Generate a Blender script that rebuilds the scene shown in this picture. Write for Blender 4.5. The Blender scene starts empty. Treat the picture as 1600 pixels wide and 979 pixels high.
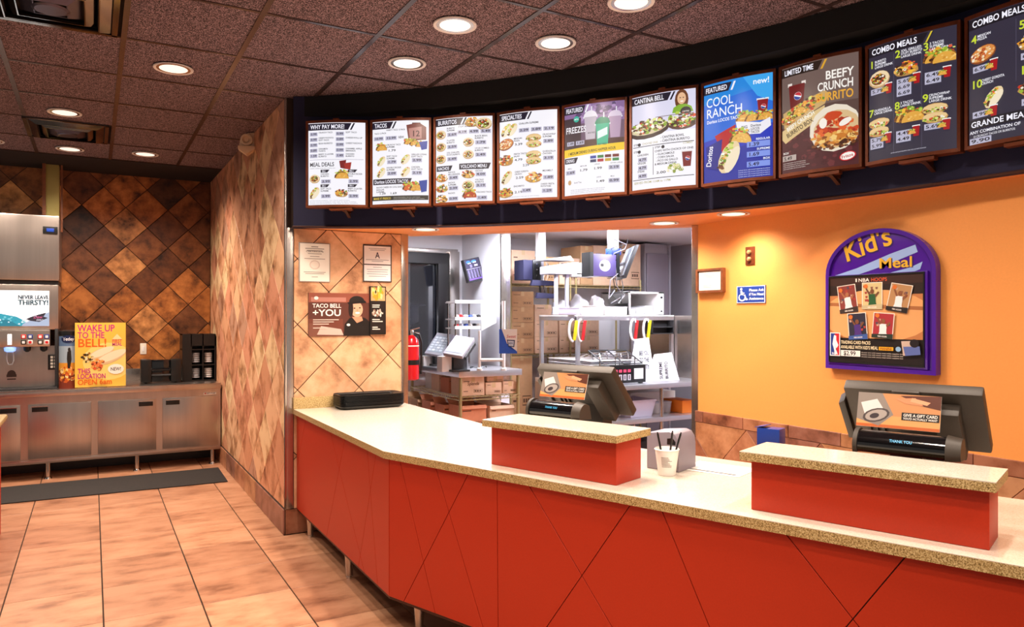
import bpy, bmesh, math, random
from mathutils import Vector, Matrix
random.seed(7)
scene = bpy.context.scene
C = scene.collection
# ------------------------------------------------------------------ camera, world, exposure
FPX, EYE, HORIZON = 1160.0, 1.57, 493.5
YAW = math.atan(656/1160.0)
cam_d = bpy.data.cameras.new('camera'); cam = bpy.data.objects.new('camera', cam_d); C.objects.link(cam)
cam.location = (0, 0, EYE); cam.rotation_euler = (math.pi/2, 0, -YAW)
cam_d.sensor_width = 36; cam_d.lens = FPX*36/1600; cam_d.shift_y = 4/1600
cam_d.clip_start = .05; cam_d.clip_end = 100
scene.camera = cam
world = bpy.data.worlds.new('dining_room_daylight'); scene.world = world; world.use_nodes = True
world.node_tree.nodes['Background'].inputs[0].default_value = (1.0, .88, .80, 1)
world.node_tree.nodes['Background'].inputs[1].default_value = .32
vs = scene.view_settings
vs.view_transform = 'Standard'; vs.look = 'None'; vs.exposure = 0.0; vs.gamma = 1.0; vs.use_curve_mapping = False
scene.cycles.use_denoising = True
scene.cycles.max_bounces = 8; scene.cycles.diffuse_bounces = 4; scene.cycles.sample_clamp_indirect = 6
DOWNLIGHT_W, SOFFIT_W, KITCHEN_FILL, BOARD = 124.0, 42.0, 56.0, 1.0
WARM = (1.0, .83, .69)
# ------------------------------------------------------------------ sight lines used to read sizes off the photograph
FW = (math.sin(YAW), math.cos(YAW)); RT = (math.cos(YAW), -math.sin(YAW))
def ray(u, v):
    a = (u-800)/FPX
    return Vector((FW[0]+a*RT[0], FW[1]+a*RT[1], (HORIZON-v)/FPX))
def at(u, v, t): return Vector((0, 0, EYE)) + ray(u, v)*t
def atz(u, v, z): r = ray(u, v); return at(u, v, (z-EYE)/r.z)
def at0(u, v, z): p = atz(u, v, z); p.z = 0; return p
def atx(u, v, x): r = ray(u, v); return at(u, v, x/r.x)
def aty(u, v, y): r = ray(u, v); return at(u, v, y/r.y)
# ------------------------------------------------------------------ materials
def lin(c):
    if isinstance(c, str):
        c = c.lstrip('#'); c = [int(c[i:i+2], 16)/255 for i in (0, 2, 4)]
    return tuple(x/12.92 if x <= .04045 else ((x+.055)/1.055)**2.4 for x in c[:3])
MATS = {}
def mat(name, col, rough=.5, metal=0.0, emit=0.0, noise=0.0, scale=30.0, bump=0.0, ramp=None, rnd=None, alpha=1, trans=0.0, coat=0.0, spec=.5, stretch=None):
    """Principled material. noise: brightness mottling; ramp: list of (pos, colour) driven by noise; rnd: list of colours picked by object random."""
    m = bpy.data.materials.new(name); m.use_nodes = True
    nt = m.node_tree; N = nt.nodes; L = nt.links
    b = N['Principled BSDF']; b.inputs['Roughness'].default_value = rough; b.inputs['Metallic'].default_value = metal
    b.inputs['Specular IOR Level'].default_value = spec
    c = lin(col); b.inputs['Base Color'].default_value = (*c, 1)
    if coat: b.inputs['Coat Weight'].default_value = coat; b.inputs['Coat Roughness'].default_value = .12
    if trans: b.inputs['Transmission Weight'].default_value = trans; b.inputs['IOR'].default_value = 1.45
    if emit: b.inputs['Emission Color'].default_value = (*c, 1); b.inputs['Emission Strength'].default_value = emit
    if noise or ramp or bump or rnd:
        tc = N.new('ShaderNodeTexCoord'); vec = tc.outputs['Object']
        if rnd or stretch:
            oi = N.new('ShaderNodeObjectInfo'); mp = N.new('ShaderNodeMapping'); L.new(vec, mp.inputs[0])
            sc = N.new('ShaderNodeVectorMath'); sc.operation = 'SCALE'; sc.inputs[0].default_value = (37, 61, 23)
            L.new(oi.outputs['Random'], sc.inputs['Scale']); L.new(sc.outputs[0], mp.inputs['Location'])
            if stretch: mp.inputs['Scale'].default_value = stretch
            vec = mp.outputs[0]
        nz = N.new('ShaderNodeTexNoise'); nz.inputs['Scale'].default_value = scale; nz.inputs['Detail'].default_value = 6; nz.inputs['Roughness'].default_value = .62
        L.new(vec, nz.inputs['Vector'])
        out = None
        if rnd:
            cr = N.new('ShaderNodeValToRGB'); cr.color_ramp.interpolation = 'CONSTANT' if len(rnd) > 2 else 'LINEAR'
            el = cr.color_ramp.elements
            while len(el) < len(rnd): el.new(.5)
            for i, k in enumerate(rnd): el[i].position = i/len(rnd) if len(rnd) > 2 else i; el[i].color = (*lin(k), 1)
            L.new(oi.outputs['Random'], cr.inputs[0]); out = cr.outputs[0]
        if ramp:
            rp = N.new('ShaderNodeValToRGB'); el = rp.color_ramp.elements
            while len(el) < len(ramp): el.new(.5)
            for i, (p, k) in enumerate(ramp): el[i].position = p; el[i].color = (*lin(k), 1)
            L.new(nz.outputs['Fac'], rp.inputs[0])
            if out is None: out = rp.outputs[0]
            else:
                mx = N.new('ShaderNodeMix'); mx.data_type = 'RGBA'; mx.blend_type = 'MULTIPLY'; mx.inputs[0].default_value = 1
                L.new(out, mx.inputs[6]); L.new(rp.outputs[0], mx.inputs[7]); out = mx.outputs[2]
        if noise:
            mr = N.new('ShaderNodeMapRange'); mr.inputs[1].default_value = .3; mr.inputs[2].default_value = .7
            mr.inputs[3].default_value = 1-noise; mr.inputs[4].default_value = 1+noise*.6
            L.new(nz.outputs['Fac'], mr.inputs[0])
            mx = N.new('ShaderNodeMix'); mx.data_type = 'RGBA'; mx.blend_type = 'MULTIPLY'; mx.inputs[0].default_value = 1
            if out is None: mx.inputs[6].default_value = (*c, 1)
            else: L.new(out, mx.inputs[6])
            L.new(mr.outputs[0], mx.inputs[7]); out = mx.outputs[2]
        if out is not None: L.new(out, b.inputs['Base Color'])
        if bump:
            bp = N.new('ShaderNodeBump'); bp.inputs['Strength'].default_value = bump; bp.inputs['Distance'].default_value = .004
            L.new(nz.outputs['Fac'], bp.inputs['Height']); L.new(bp.outputs[0], b.inputs['Normal'])
    MATS[name] = m
    return m
def print_mat(name, emit):
    m = bpy.data.materials.new(name); m.use_nodes = True; nt = m.node_tree; b = nt.nodes['Principled BSDF']
    a = nt.nodes.new('ShaderNodeAttribute'); a.attribute_name = 'Col'
    if emit:
        b.inputs['Base Color'].default_value = (.02, .02, .02, 1); b.inputs['Roughness'].default_value = .3
        nt.links.new(a.outputs['Color'], b.inputs['Emission Color']); b.inputs['Emission Strength'].default_value = emit
    else:
        nt.links.new(a.outputs['Color'], b.inputs['Base Color']); b.inputs['Roughness'].default_value = .4
    MATS[name] = m
print_mat('print', 0); print_mat('print_lit', BOARD)
mat('floor_tile', '#d9ab82', .38, rnd=['#d49e7a', '#ba8666'], ramp=[(.3, '#b4a296'), (.46, '#ece4de'), (.62, '#ffffff')], scale=3.4, bump=.15, stretch=(1, 2.2, 1))
mat('grout', '#3a2a20', .9)
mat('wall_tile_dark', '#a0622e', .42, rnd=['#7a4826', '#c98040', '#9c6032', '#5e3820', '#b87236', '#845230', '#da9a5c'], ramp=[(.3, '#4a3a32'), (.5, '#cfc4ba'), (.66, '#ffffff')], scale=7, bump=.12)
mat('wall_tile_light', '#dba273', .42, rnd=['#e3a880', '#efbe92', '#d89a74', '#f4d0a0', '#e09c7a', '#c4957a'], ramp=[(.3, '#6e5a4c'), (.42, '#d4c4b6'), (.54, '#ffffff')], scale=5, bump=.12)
mat('wall_tile_mid', '#dfa874', .42, rnd=['#eebd94', '#dfaa82', '#e8b890'], ramp=[(.28, '#9a8474'), (.45, '#e6dcd2'), (.6, '#ffffff')], scale=5, bump=.12)
mat('wainscot_tile', '#b9805c', .42, rnd=['#b9805e', '#a56c50', '#c08a62', '#9c6a58'], ramp=[(.28, '#8a7464'), (.45, '#e0d4ca'), (.6, '#ffffff')], scale=6, bump=.12)
mat('ceiling_tile', '#5a4644', .9, ramp=[(.42, '#160f11'), (.5, '#574549'), (.6, '#b49aa2')], scale=170, bump=.3)
mat('ceiling_grid', '#4e3f3e', .22, .25)
mat('ceiling_dark', '#1a1010', .9)
mat('steel', '#c3b8b0', .28, .95, noise=.12, scale=9, stretch=(1, 1, .05))
mat('steel_v', '#c9c2bc', .22, .95, noise=.1, scale=12)
mat('steel_bright', '#dcdce2', .3, .9)
mat('chrome', '#e0e0e0', .12, 1)
mat('quartz', '#d9c9a8', .12, ramp=[(.3, '#c9baa0'), (.45, '#e0d6c4'), (.62, '#e8e0d2')], scale=210, coat=.35)
mat('quartz_edge', '#b89a62', .3, ramp=[(.36, '#5e4722'), (.48, '#b3935a'), (.62, '#e3cd98')], scale=240)
mat('red_laminate', '#b83012', .45, noise=.07, scale=160, spec=.35)
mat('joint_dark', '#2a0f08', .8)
mat('navy', '#15143a', .75, noise=.3, scale=300)
mat('navy_black', '#08080c', .85)
mat('orange_paint', '#f09c4e', .6, noise=.03, scale=90, bump=.1)
mat('soffit_paint', '#e89a58', .6, noise=.03, scale=90)
mat('bronze_frame', '#6e3416', .42, .3, noise=.25, scale=20)
mat('bronze_dark', '#3d1a0c', .5, .2)
mat('black_plastic', '#121212', .35)
mat('black_gloss', '#0a0a0c', .08, coat=.6)
mat('dark_grey', '#2c2b2d', .5)
mat('pos_grey', '#3b332b', .5, noise=.1, scale=200)
mat('pos_dark', '#29241f', .5)
mat('white_plastic', '#e9e6e4', .45)
mat('white_wall', '#f1f1f6', .7)
mat('kitchen_ceiling', '#e4e0e4', .8)
mat('grey_panel', '#a9a6ae', .5)
mat('mauve_panel', '#8d8590', .45)
mat('beige_sensor', '#e6c9a6', .5)
mat('mat_rubber', '#2e2a28', .85, noise=.25, scale=60)
mat('purple', '#4a1596', .22, coat=.5)
mat('blue_sign', '#16388e', .35)
mat('wood_frame', '#7a4526', .4, noise=.25, scale=30)
mat('paper', '#f2efe8', .6)
mat('red_gloss', '#c81420', .2, coat=.5)
mat('cardboard', '#c49a70', .8, noise=.07, scale=25)
mat('cardboard_pale', '#e2bd9e', .8, noise=.07, scale=25)
mat('cardboard_red', '#cf8460', .8, noise=.07, scale=25)
mat('tape', '#d3b285', .35)
mat('brass_rail', '#b9a878', .4, .6)
mat('monitor_purple', '#5a4c86', .4)
mat('screen_dark', '#15181f', .15)
mat('screen_grey', '#9aa4ae', .2, emit=.25)
mat('glass_dark', '#22242c', .04, .0, spec=1.0, coat=1)
mat('yellow_plastic', '#e8d41e', .4)
mat('red_plastic', '#cc2024', .4)
mat('bin_plastic', '#cfcbe0', .5)
mat('clear_plastic', '#dfe2e8', .2, trans=.35)
mat('orange_plastic', '#e57a1e', .5)
mat('lamp_glow', '#f6ece0', .5, emit=1.0)
mat('lamp_glow_soffit', '#ffe9c8', .5, emit=1.5)
mat('kitchen_fill_glow', '#f2f4ff', .5, emit=KITCHEN_FILL)
mat('vent_metal', '#55546a', .3, .8)
mat('reflector', '#e8e0d8', .2, .9)
mat('lit_white', '#eef6fc', .4, emit=.55)
mat('blue_glow', '#8db4ff', .4, emit=1.2)
mat('bag_white', '#f0f0f4', .6)
mat('olive_column', '#b8ad6a', .35, .5)
mat('switch_plate', '#e8dfd0', .4)
mat('kitchen_floor', '#a4796a', .6, noise=.2, scale=10)
# ------------------------------------------------------------------ mesh helpers
class M:
    def __init__(s): s.v = []; s.f = []
    def add(s, vs, fs):
        n = len(s.v); s.v += [tuple(v) for v in vs]; s.f += [tuple(i+n for i in f) for f in fs]; return s
    def box(s, a, b):
        x0, y0, z0 = a; x1, y1, z1 = b
        x0, x1 = min(x0, x1), max(x0, x1); y0, y1 = min(y0, y1), max(y0, y1); z0, z1 = min(z0, z1), max(z0, z1)
        return s.add([(x0,y0,z0),(x1,y0,z0),(x1,y1,z0),(x0,y1,z0),(x0,y0,z1),(x1,y0,z1),(x1,y1,z1),(x0,y1,z1)],
                     [(0,3,2,1),(4,5,6,7),(0,1,5,4),(1,2,6,5),(2,3,7,6),(3,0,4,7)])
    def obox(s, o, X, Y, Z):
        """box from corner o with edge vectors X,Y,Z"""
        o, X, Y, Z = map(Vector, (o, X, Y, Z))
        if X.cross(Y).dot(Z) < 0: X, Y = Y, X
        p = [o, o+X, o+X+Y, o+Y, o+Z, o+X+Z, o+X+Y+Z, o+Y+Z]
        return s.add(p, [(0,3,2,1),(4,5,6,7),(0,1,5,4),(1,2,6,5),(2,3,7,6),(3,0,4,7)])
    def prism(s, pts, N):
        """pts: planar polygon (3D), extruded by vector N"""
        pts = [Vector(p) for p in pts]; N = Vector(N); n = len(pts)
        nr = sum(((pts[i]-pts[0]).cross(pts[(i+1) % n]-pts[0]) for i in range(1, n)), Vector())
        if nr.dot(N) < 0: pts.reverse()
        return s.add(pts+[p+N for p in pts], [tuple(range(n-1, -1, -1)), tuple(range(n, 2*n))]+[(i, (i+1) % n, n+(i+1) % n, n+i) for i in range(n)])
    def cyl(s, p0, p1, r0, r1=None, n=14, caps=True):
        p0, p1 = Vector(p0), Vector(p1); r1 = r0 if r1 is None else r1
        d = (p1-p0).normalized(); a = d.orthogonal().normalized(); b = d.cross(a)
        vs = []
        for p, r in ((p0, r0), (p1, r1)):
            vs += [p+(a*math.cos(2*math.pi*i/n)+b*math.sin(2*math.pi*i/n))*r for i in range(n)]
        fs = [(i, (i+1) % n, n+(i+1) % n, n+i) for i in range(n)]
        if caps: fs += [tuple(range(n-1, -1, -1)), tuple(range(n, 2*n))]
        return s.add(vs, fs)
    def tube(s, path, r, n=8):
        path = [Vector(p) for p in path]; vs = []; k = len(path)
        a = None
        for i, p in enumerate(path):
            d = (path[min(i+1, k-1)]-path[max(i-1, 0)]).normalized()
            a = d.orthogonal().normalized() if a is None else (a-d*a.dot(d)).normalized()
            b = d.cross(a)
            vs += [p+(a*math.cos(2*math.pi*j/n)+b*math.sin(2*math.pi*j/n))*r for j in range(n)]
        fs = [(i*n+j, i*n+(j+1) % n, (i+1)*n+(j+1) % n, (i+1)*n+j) for i in range(k-1) for j in range(n)]
        fs += [tuple(range(n-1, -1, -1)), tuple(range((k-1)*n, k*n))]
        return s.add(vs, fs)
    def lathe(s, prof, c=(0,0,0), n=20, axis=None):
        """prof: list of (r, h) along axis (default z) from point c"""
        c = Vector(c); d = Vector(axis or (0,0,1)).normalized(); a = d.orthogonal().normalized(); b = d.cross(a)
        vs = []
        for r, h in prof: vs += [c+d*h+(a*math.cos(2*math.pi*i/n)+b*math.sin(2*math.pi*i/n))*r for i in range(n)]
        fs = [(i*n+j, i*n+(j+1) % n, (i+1)*n+(j+1) % n, (i+1)*n+j) for i in range(len(prof)-1) for j in range(n)]
        if prof[0][0] > 1e-5: fs.append(tuple(range(n-1, -1, -1)))
        if prof[-1][0] > 1e-5: fs.append(tuple(range((len(prof)-1)*n, len(prof)*n)))
        return s.add(vs, fs)
def base_of(o):
    while o.parent is not None: o = o.parent
    return o.location.copy() if o.get('world_built') else Vector((0, 0, 0))
def obj(name, m, ma, parent=None, bevel=0, smooth=False, loc=None):
    me = bpy.data.meshes.new(name); me.from_pydata(m.v, [], m.f)
    if bevel or smooth:
        bm = bmesh.new(); bm.from_mesh(me); bmesh.ops.remove_doubles(bm, verts=bm.verts, dist=1e-5)
        if bevel:
            es = [e for e in bm.edges if len(e.link_faces) == 2 and e.calc_face_angle(0) > .5]
            bmesh.ops.bevel(bm, geom=es, offset=bevel, segments=2, affect='EDGES', profile=.6, clamp_overlap=True)
        bmesh.ops.recalc_face_normals(bm, faces=bm.faces)
        for f in bm.faces: f.smooth = True
        for e in bm.edges: e.smooth = not (len(e.link_faces) == 2 and e.calc_face_angle(0) > .7)
        bm.to_mesh(me); bm.free()
    me.materials.append(MATS[ma] if isinstance(ma, str) else ma)
    o = bpy.data.objects.new(name, me); C.objects.link(o)
    if parent is not None:
        o.parent = parent
        me.transform(Matrix.Translation(-base_of(parent)))
    return o
def tag(o, label, cat=None, group=None, kind=None):
    o['label'] = label
    if cat: o['category'] = cat
    if group: o['group'] = group
    if kind: o['kind'] = kind
    return o
def thing(name, label, cat, loc=(0,0,0), group=None, rotz=None):
    """Empty at the base. Parts are given in world coordinates, or in local ones when rotz is set."""
    o = bpy.data.objects.new(name, None); C.objects.link(o); o.empty_display_size = .05
    o.location = loc
    if rotz is None: o['world_built'] = 1
    else: o.rotation_euler = (0, 0, rotz)
    return tag(o, label, cat, group)
def struct(name, m, ma, label=None, **k):
    o = obj(name, m, ma, **k); o['kind'] = 'structure'
    if label: o['label'] = label
    return o
def one(name, m, ma, label, cat, group=None, **k):
    return tag(obj(name, m, ma, **k), label, cat, group)
def copy_tree(root, loc=None, label=None, rotz=None):
    r = root.copy(); C.objects.link(r)
    if loc is not None: r.location = loc
    if rotz is not None: r.rotation_euler = (0, 0, rotz)
    if label: r['label'] = label
    for ch in list(root.children):
        c = ch.copy(); C.objects.link(c); c.parent = r
        for g in list(ch.children):
            d = g.copy(); C.objects.link(d); d.parent = c
    return r
# ------------------------------------------------------------------ polygons, tiles
def clip(poly, a, b, c):
    """keep a*x+b*y<=c"""
    out = []
    for i in range(len(poly)):
        p, q = poly[i], poly[(i+1) % len(poly)]
        dp, dq = a*p[0]+b*p[1]-c, a*q[0]+b*q[1]-c
        if dp <= 0: out.append(p)
        if dp*dq < 0:
            t = dp/(dp-dq); out.append((p[0]+t*(q[0]-p[0]), p[1]+t*(q[1]-p[1])))
    return out
def area(p): return .5*sum(p[i][0]*p[(i+1) % len(p)][1]-p[(i+1) % len(p)][0]*p[i][1] for i in range(len(p)))
def inset(p, d):
    if area(p) < 0: p = p[::-1]
    q = list(p)
    for i in range(len(p)):
        (x0, y0), (x1, y1) = p[i], p[(i+1) % len(p)]
        l = math.hypot(x1-x0, y1-y0)
        if l < 1e-6: continue
        nx, ny = (y1-y0)/l, -(x1-x0)/l
        q = clip(q, nx, ny, nx*x0+ny*y0-d)
        if len(q) < 3: return []
    r = []
    for k in q:
        if not r or math.hypot(k[0]-r[-1][0], k[1]-r[-1][1]) > 2e-4: r.append(k)
    if len(r) > 2 and math.hypot(r[0][0]-r[-1][0], r[0][1]-r[-1][1]) < 2e-4: r.pop()
    return r
TILE_CACHE = {}
def tiles(name, polys, O, U, V, ma, parent, gap=.003, thick=.008, chamfer=.0015, sink=.001):
    """every polygon becomes its own slightly raised piece on the plane O + x U + y V"""
    O, U, V = Vector(O)-base_of(parent), Vector(U), Vector(V); N = U.cross(V)
    for p in polys:
        a = inset(p, gap)
        if len(a) < 3 or abs(area(a)) < 2e-4: continue
        b = inset(a, chamfer)
        if len(b) != len(a): b = a
        cx = sum(k[0] for k in a)/len(a); cy = sum(k[1] for k in a)/len(a)
        key = (ma, thick, tuple((round(k[0]-cx, 3), round(k[1]-cy, 3)) for k in a))
        me = TILE_CACHE.get(key)
        if me is None:
            n = len(a); vs = [(x-cx, y-cy, -sink) for x, y in a]+[(x-cx, y-cy, thick-chamfer) for x, y in a]+[(x-cx, y-cy, thick) for x, y in b]
            fs = [(i+k*n, (i+1) % n+k*n, (i+1) % n+(k+1)*n, i+(k+1)*n) for k in (0, 1) for i in range(n)]+[tuple(range(2*n, 3*n))]
            me = bpy.data.meshes.new(name); me.from_pydata(vs, [], fs); me.materials.append(MATS[ma]); TILE_CACHE[key] = me
        o = bpy.data.objects.new(name, me); C.objects.link(o); o.parent = parent
        o.matrix_local = Matrix.Translation(O+U*cx+V*cy) @ Matrix((U, V, N)).transposed().to_4x4()
def diamonds(x0, x1, y0, y1, nx, ny, px, py):
    out = []
    for i in range(int((x0-nx)/px)-2, int((x1-nx)/px)+3):
        for j in range(int((y0-ny)/py)-2, int((y1-ny)/py)+3):
            for cx, cy in ((nx+i*px, ny+(j+.5)*py), (nx+(i+.5)*px, ny+j*py)):
                p = [(cx-px/2, cy), (cx, cy-py/2), (cx+px/2, cy), (cx, cy+py/2)]
                for a in ((-1,0,-x0),(1,0,x1),(0,-1,-y0),(0,1,y1)):
                    p = clip(p, *a)
                    if len(p) < 3: break
                if len(p) >= 3 and abs(area(p)) > 3e-4: out.append(p)
    return out
def split_lines(polys, lines):
    for (x0, y0), (x1, y1) in lines:
        a, b = y1-y0, x0-x1; c = a*x0+b*y0; out = []
        for p in polys:
            for q in (clip(p, a, b, c), clip(p, -a, -b, -c)):
                if len(q) >= 3 and abs(area(q)) > 1e-4: out.append(q)
        polys = out
    return polys
# ------------------------------------------------------------------ lettering and flat print
GLY = {}
def load_glyphs():
    chars = "ABCDEFGHIJKLMNOPQRSTUVWXYZabcdefghijklmnopqrstuvwxyz0123456789.,!?'+-&$:()/"
    tmp = []
    for bold in (0, 1):
        for c in chars:
            for body in (c, 'H'+c+'H', 'HH'):
                if body == 'HH' and c != 'A': continue
                cu = bpy.data.curves.new('t', 'FONT'); cu.body = body; cu.resolution_u = 3; cu.offset = .018 if bold else .004
                o = bpy.data.objects.new('t', cu); C.objects.link(o); tmp.append((bold, c, body, o))
    dg = bpy.context.evaluated_depsgraph_get(); dg.update()
    w = {}
    for bold, c, body, o in tmp:
        me = bpy.data.meshes.new_from_object(o.evaluated_get(dg))
        vs = [(v.co.x, v.co.y) for v in me.vertices]
        if body == c: GLY[bold, c] = [vs, [tuple(p.vertices) for p in me.polygons], 0]
        else: w[bold, c if body != 'HH' else 'HH'] = max(v[0] for v in vs)-min(v[0] for v in vs)
        bpy.data.meshes.remove(me)
    for bold, c, body, o in tmp:
        cu = o.data; bpy.data.objects.remove(o); bpy.data.curves.remove(cu)
    for bold in (0, 1):
        for c in chars: GLY[bold, c][2] = w[bold, c]-w[bold, 'HH']
        capv = [v[1] for v in GLY[bold, 'H'][0]]; GLY[bold, 'cap'] = max(capv)
        GLY[bold, ' '] = [[], [], .28]
load_glyphs()
class Canvas:
    """flat print laid on a surface; x to the right, y down, in units of fn"""
    def __init__(s, fn, step=.00012, base=.0012):
        s.fn = fn; s.strip = 12; s.lim = None; s.lift = 0; s.d = base; s.step = step; s.data = {'pic': [[], [], []], 'txt': [[], [], []]}
    def _add(s, pts, faces, col, which='pic'):
        V, F, K = s.data[which]; n = len(V); col = lin(col)
        V += [tuple(s.fn(x, y, s.d)) for x, y in pts]; F += [tuple(i+n for i in f) for f in faces]; K += [col]*len(faces)
    def up(s): s.d += s.step; return s
    def rect(s, x0, y0, x1, y1, col, n=None, slant=0):
        s.up(); n = n or max(1, int(abs(x1-x0)/(4 if s.strip < 8 else 8)))
        pts = [(x0+(x1-x0)*i/n+(slant if i == n and k == 0 else 0), y) for k, y in enumerate((y0, y1)) for i in range(n+1)]
        s._add(pts, [(i, n+1+i, n+2+i, i+1) for i in range(n)], col)
    def poly(s, pts, col):
        s.up()
        if area(pts) > 0: pts = pts[::-1]
        if s.lim:
            for q in ((-1, 0, -s.lim[0]), (0, -1, -s.lim[1]), (1, 0, s.lim[2]), (0, 1, s.lim[3])): pts = clip(pts, *q)
            if len(pts) < 3: return
        x0, x1 = min(p[0] for p in pts), max(p[0] for p in pts); k = int((x1-x0)/s.strip)+1
        if k > 1:
            for i in range(k):
                a, b = x0+(x1-x0)*i/k, x0+(x1-x0)*(i+1)/k; q = clip(clip(pts, -1, 0, -a), 1, 0, b)
                if len(q) >= 3: s._add(q, [tuple(range(len(q)))], col)
            return
        cx = sum(p[0] for p in pts)/len(pts); cy = sum(p[1] for p in pts)/len(pts); n = len(pts)
        s._add(list(pts)+[(cx, cy)], [(i, (i+1) % n, n) for i in range(n)], col)
    def ell(s, cx, cy, rx, ry, col, rot=0, n=14, jit=0, a0=0, a1=360, rnd=random):
        ca, sa = math.cos(rot), math.sin(rot); pts = []
        full = a1-a0 >= 360
        for i in range(n+(0 if full else 1)):
            a = math.radians(a0+(a1-a0)*i/n); k = 1+rnd.uniform(-jit, jit)
            x, y = rx*k*math.cos(a), -ry*k*math.sin(a)
            pts.append((cx+x*ca-y*sa, cy+x*sa+y*ca))
        s.poly(pts, col)
    def scatter(s, cx, cy, rx, ry, rot, cols, n, size, rnd):
        s.up(); ca, sa = math.cos(rot), math.sin(rot)
        for i in range(n):
            a = rnd.uniform(0, 6.283); r = math.sqrt(rnd.random()); x, y = rx*r*math.cos(a), ry*r*math.sin(a)
            px, py = cx+x*ca-y*sa, cy+x*sa+y*ca; z = size*rnd.uniform(.6, 1.3); th = rnd.uniform(0, 6.28); k = rnd.uniform(.4, 1)
            q = [(px+z*math.cos(th+t), py+z*k*math.sin(th+t)) for t in (0, -1.25, -2.5, -3.8, -5.0)]
            if i % 4 == 0: s.d += s.step*.5
            s._add(q, [(0, 1, 2, 3, 4)], rnd.choice(cols))
    def text(s, t, x, y, h, col, w=None, bold=1, align='L', tilt=0, which='txt', rise=0):
        s.up(); d0 = s.d; s.d += s.lift; sc = h/GLY[bold, 'cap']; tot = sum(GLY[bold, c][2] for c in t)*sc; k = (w/tot) if w else 1
        W = tot*k; ox = {'L': 0, 'C': -W/2, 'R': -W}[align]; p = 0; ca, sa = math.cos(rise), math.sin(rise)
        for c in t:
            g = GLY[bold, c]
            if g[0]:
                pts = []
                for gx, gy in g[0]:
                    lx, ly = ox+(p+gx*sc)*k+gy*sc*tilt, -gy*sc
                    pts.append((x+lx*ca-ly*sa, y+lx*sa+ly*ca))
                s._add(pts, g[1], col, which)
            p += g[2]*sc
        s.d = d0
    def build(s, parent, ma='print', names=('printed_picture', 'lettering')):
        out = []
        for key, nm in zip(('pic', 'txt'), names):
            V, F, K = s.data[key]
            if not F: continue
            me = bpy.data.meshes.new(nm); me.from_pydata(V, [], F)
            at_ = me.color_attributes.new('Col', 'FLOAT_COLOR', 'CORNER'); buf = []
            for p, k in zip(me.polygons, K): buf += [*k, 1]*p.loop_total
            at_.data.foreach_set('color', buf)
            me.materials.append(MATS[ma]); o = bpy.data.objects.new(nm, me); C.objects.link(o)
            if parent is not None:
                o.parent = parent
                me.transform(Matrix.Translation(-base_of(parent)))
            out.append(o)
        return out
def plane_fn(tl, U, Vdown, N, sx, sy):
    """surface from top-left corner tl; sx, sy metres per canvas unit"""
    tl, U, Vd, N = Vector(tl), Vector(U), Vector(Vdown), Vector(N)
    return lambda x, y, d: tl+U*(x*sx)+Vd*(y*sy)+N*d
FOOD = 1.55
# pictures of food, drawn as flat print
MEAT = ['#5a2f18', '#7a4420', '#3f1f10']; GREEN = ['#8fae2e', '#b6cc4a', '#6d8f22', '#d5dd7a']; CHS = ['#f0b93a', '#e79a2a']; TOM = ['#c8391f', '#e05a35']
CRM = ['#fbf6ea', '#efe4cf']
def taco(c, x, y, s, rnd, shell='#e0a544', rot=0.0):
    s *= FOOD
    c.ell(x, y, s*.62, s*.62, '#8a5a24', rot, 16, .03, 0, 180, rnd)
    c.scatter(x, y-s*.5, s*.55, s*.24, rot, GREEN+GREEN+CHS+TOM, 36, s*.09, rnd)
    c.scatter(x-s*.3, y-s*.1, s*.3, s*.2, rot, MEAT, 14, s*.08, rnd)
    c.ell(x+s*.06, y+s*.05, s*.56, s*.52, shell, rot, 16, .02, 0, 180, rnd)
    c.scatter(x+s*.1, y-s*.15, s*.38, s*.16, rot, ['#eebc62', '#cf8f34', '#f3c976'], 10, s*.07, rnd)
def soft_taco(c, x, y, s, rnd, rot=-.9):
    s *= FOOD
    c.ell(x, y, s*.6, s*.34, '#e8cfa2', rot, 16, .03, rnd=rnd)
    c.scatter(x-s*.12, y-s*.08, s*.5, s*.13, rot, GREEN+GREEN+CHS+TOM+CRM, 34, s*.08, rnd)
    c.scatter(x-s*.3, y+s*.3, s*.16, s*.1, rot, MEAT, 10, s*.07, rnd)
    c.ell(x+s*.12, y+s*.1, s*.5, s*.2, '#f1e2c4', rot, 14, .03, rnd=rnd)
def burrito(c, x, y, s, rnd):
    s *= FOOD
    c.ell(x, y+s*.06, s*.62, s*.5, '#c9a273', 0, 16, .03, rnd=rnd); c.ell(x, y, s*.58, s*.44, '#ecd4ab', 0, 16, .03, rnd=rnd)
    c.ell(x-s*.05, y+s*.05, s*.44, s*.32, '#6a3c1e', 0, 14, .08, rnd=rnd)
    c.scatter(x-s*.05, y+s*.03, s*.42, s*.3, 0, MEAT+GREEN+CHS+TOM+CRM, 44, s*.08, rnd)
def nachos(c, x, y, s, rnd):
    s *= FOOD
    c.ell(x, y+s*.12, s*.66, s*.34, '#b98a4a', 0, 16, .06, rnd=rnd)
    c.scatter(x, y, s*.62, s*.34, 0, ['#e8b45a', '#d99a3c', '#f2cd84']+MEAT+CHS+TOM+CRM+['#9ab23a'], 70, s*.11, rnd)
def wrap(c, x, y, s, rnd):
    s *= FOOD
    for k in (-.24, .24):
        c.ell(x, y+s*k, s*.62, s*.3, '#c89a5c', 0, 12, .05, rnd=rnd); c.ell(x, y+s*(k-.06), s*.6, s*.2, '#e6c48c', 0, 12, .05, rnd=rnd)
        c.scatter(x, y+s*(k+.08), s*.56, s*.12, 0, GREEN+GREEN+TOM+MEAT+CRM, 34, s*.07, rnd)
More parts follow.
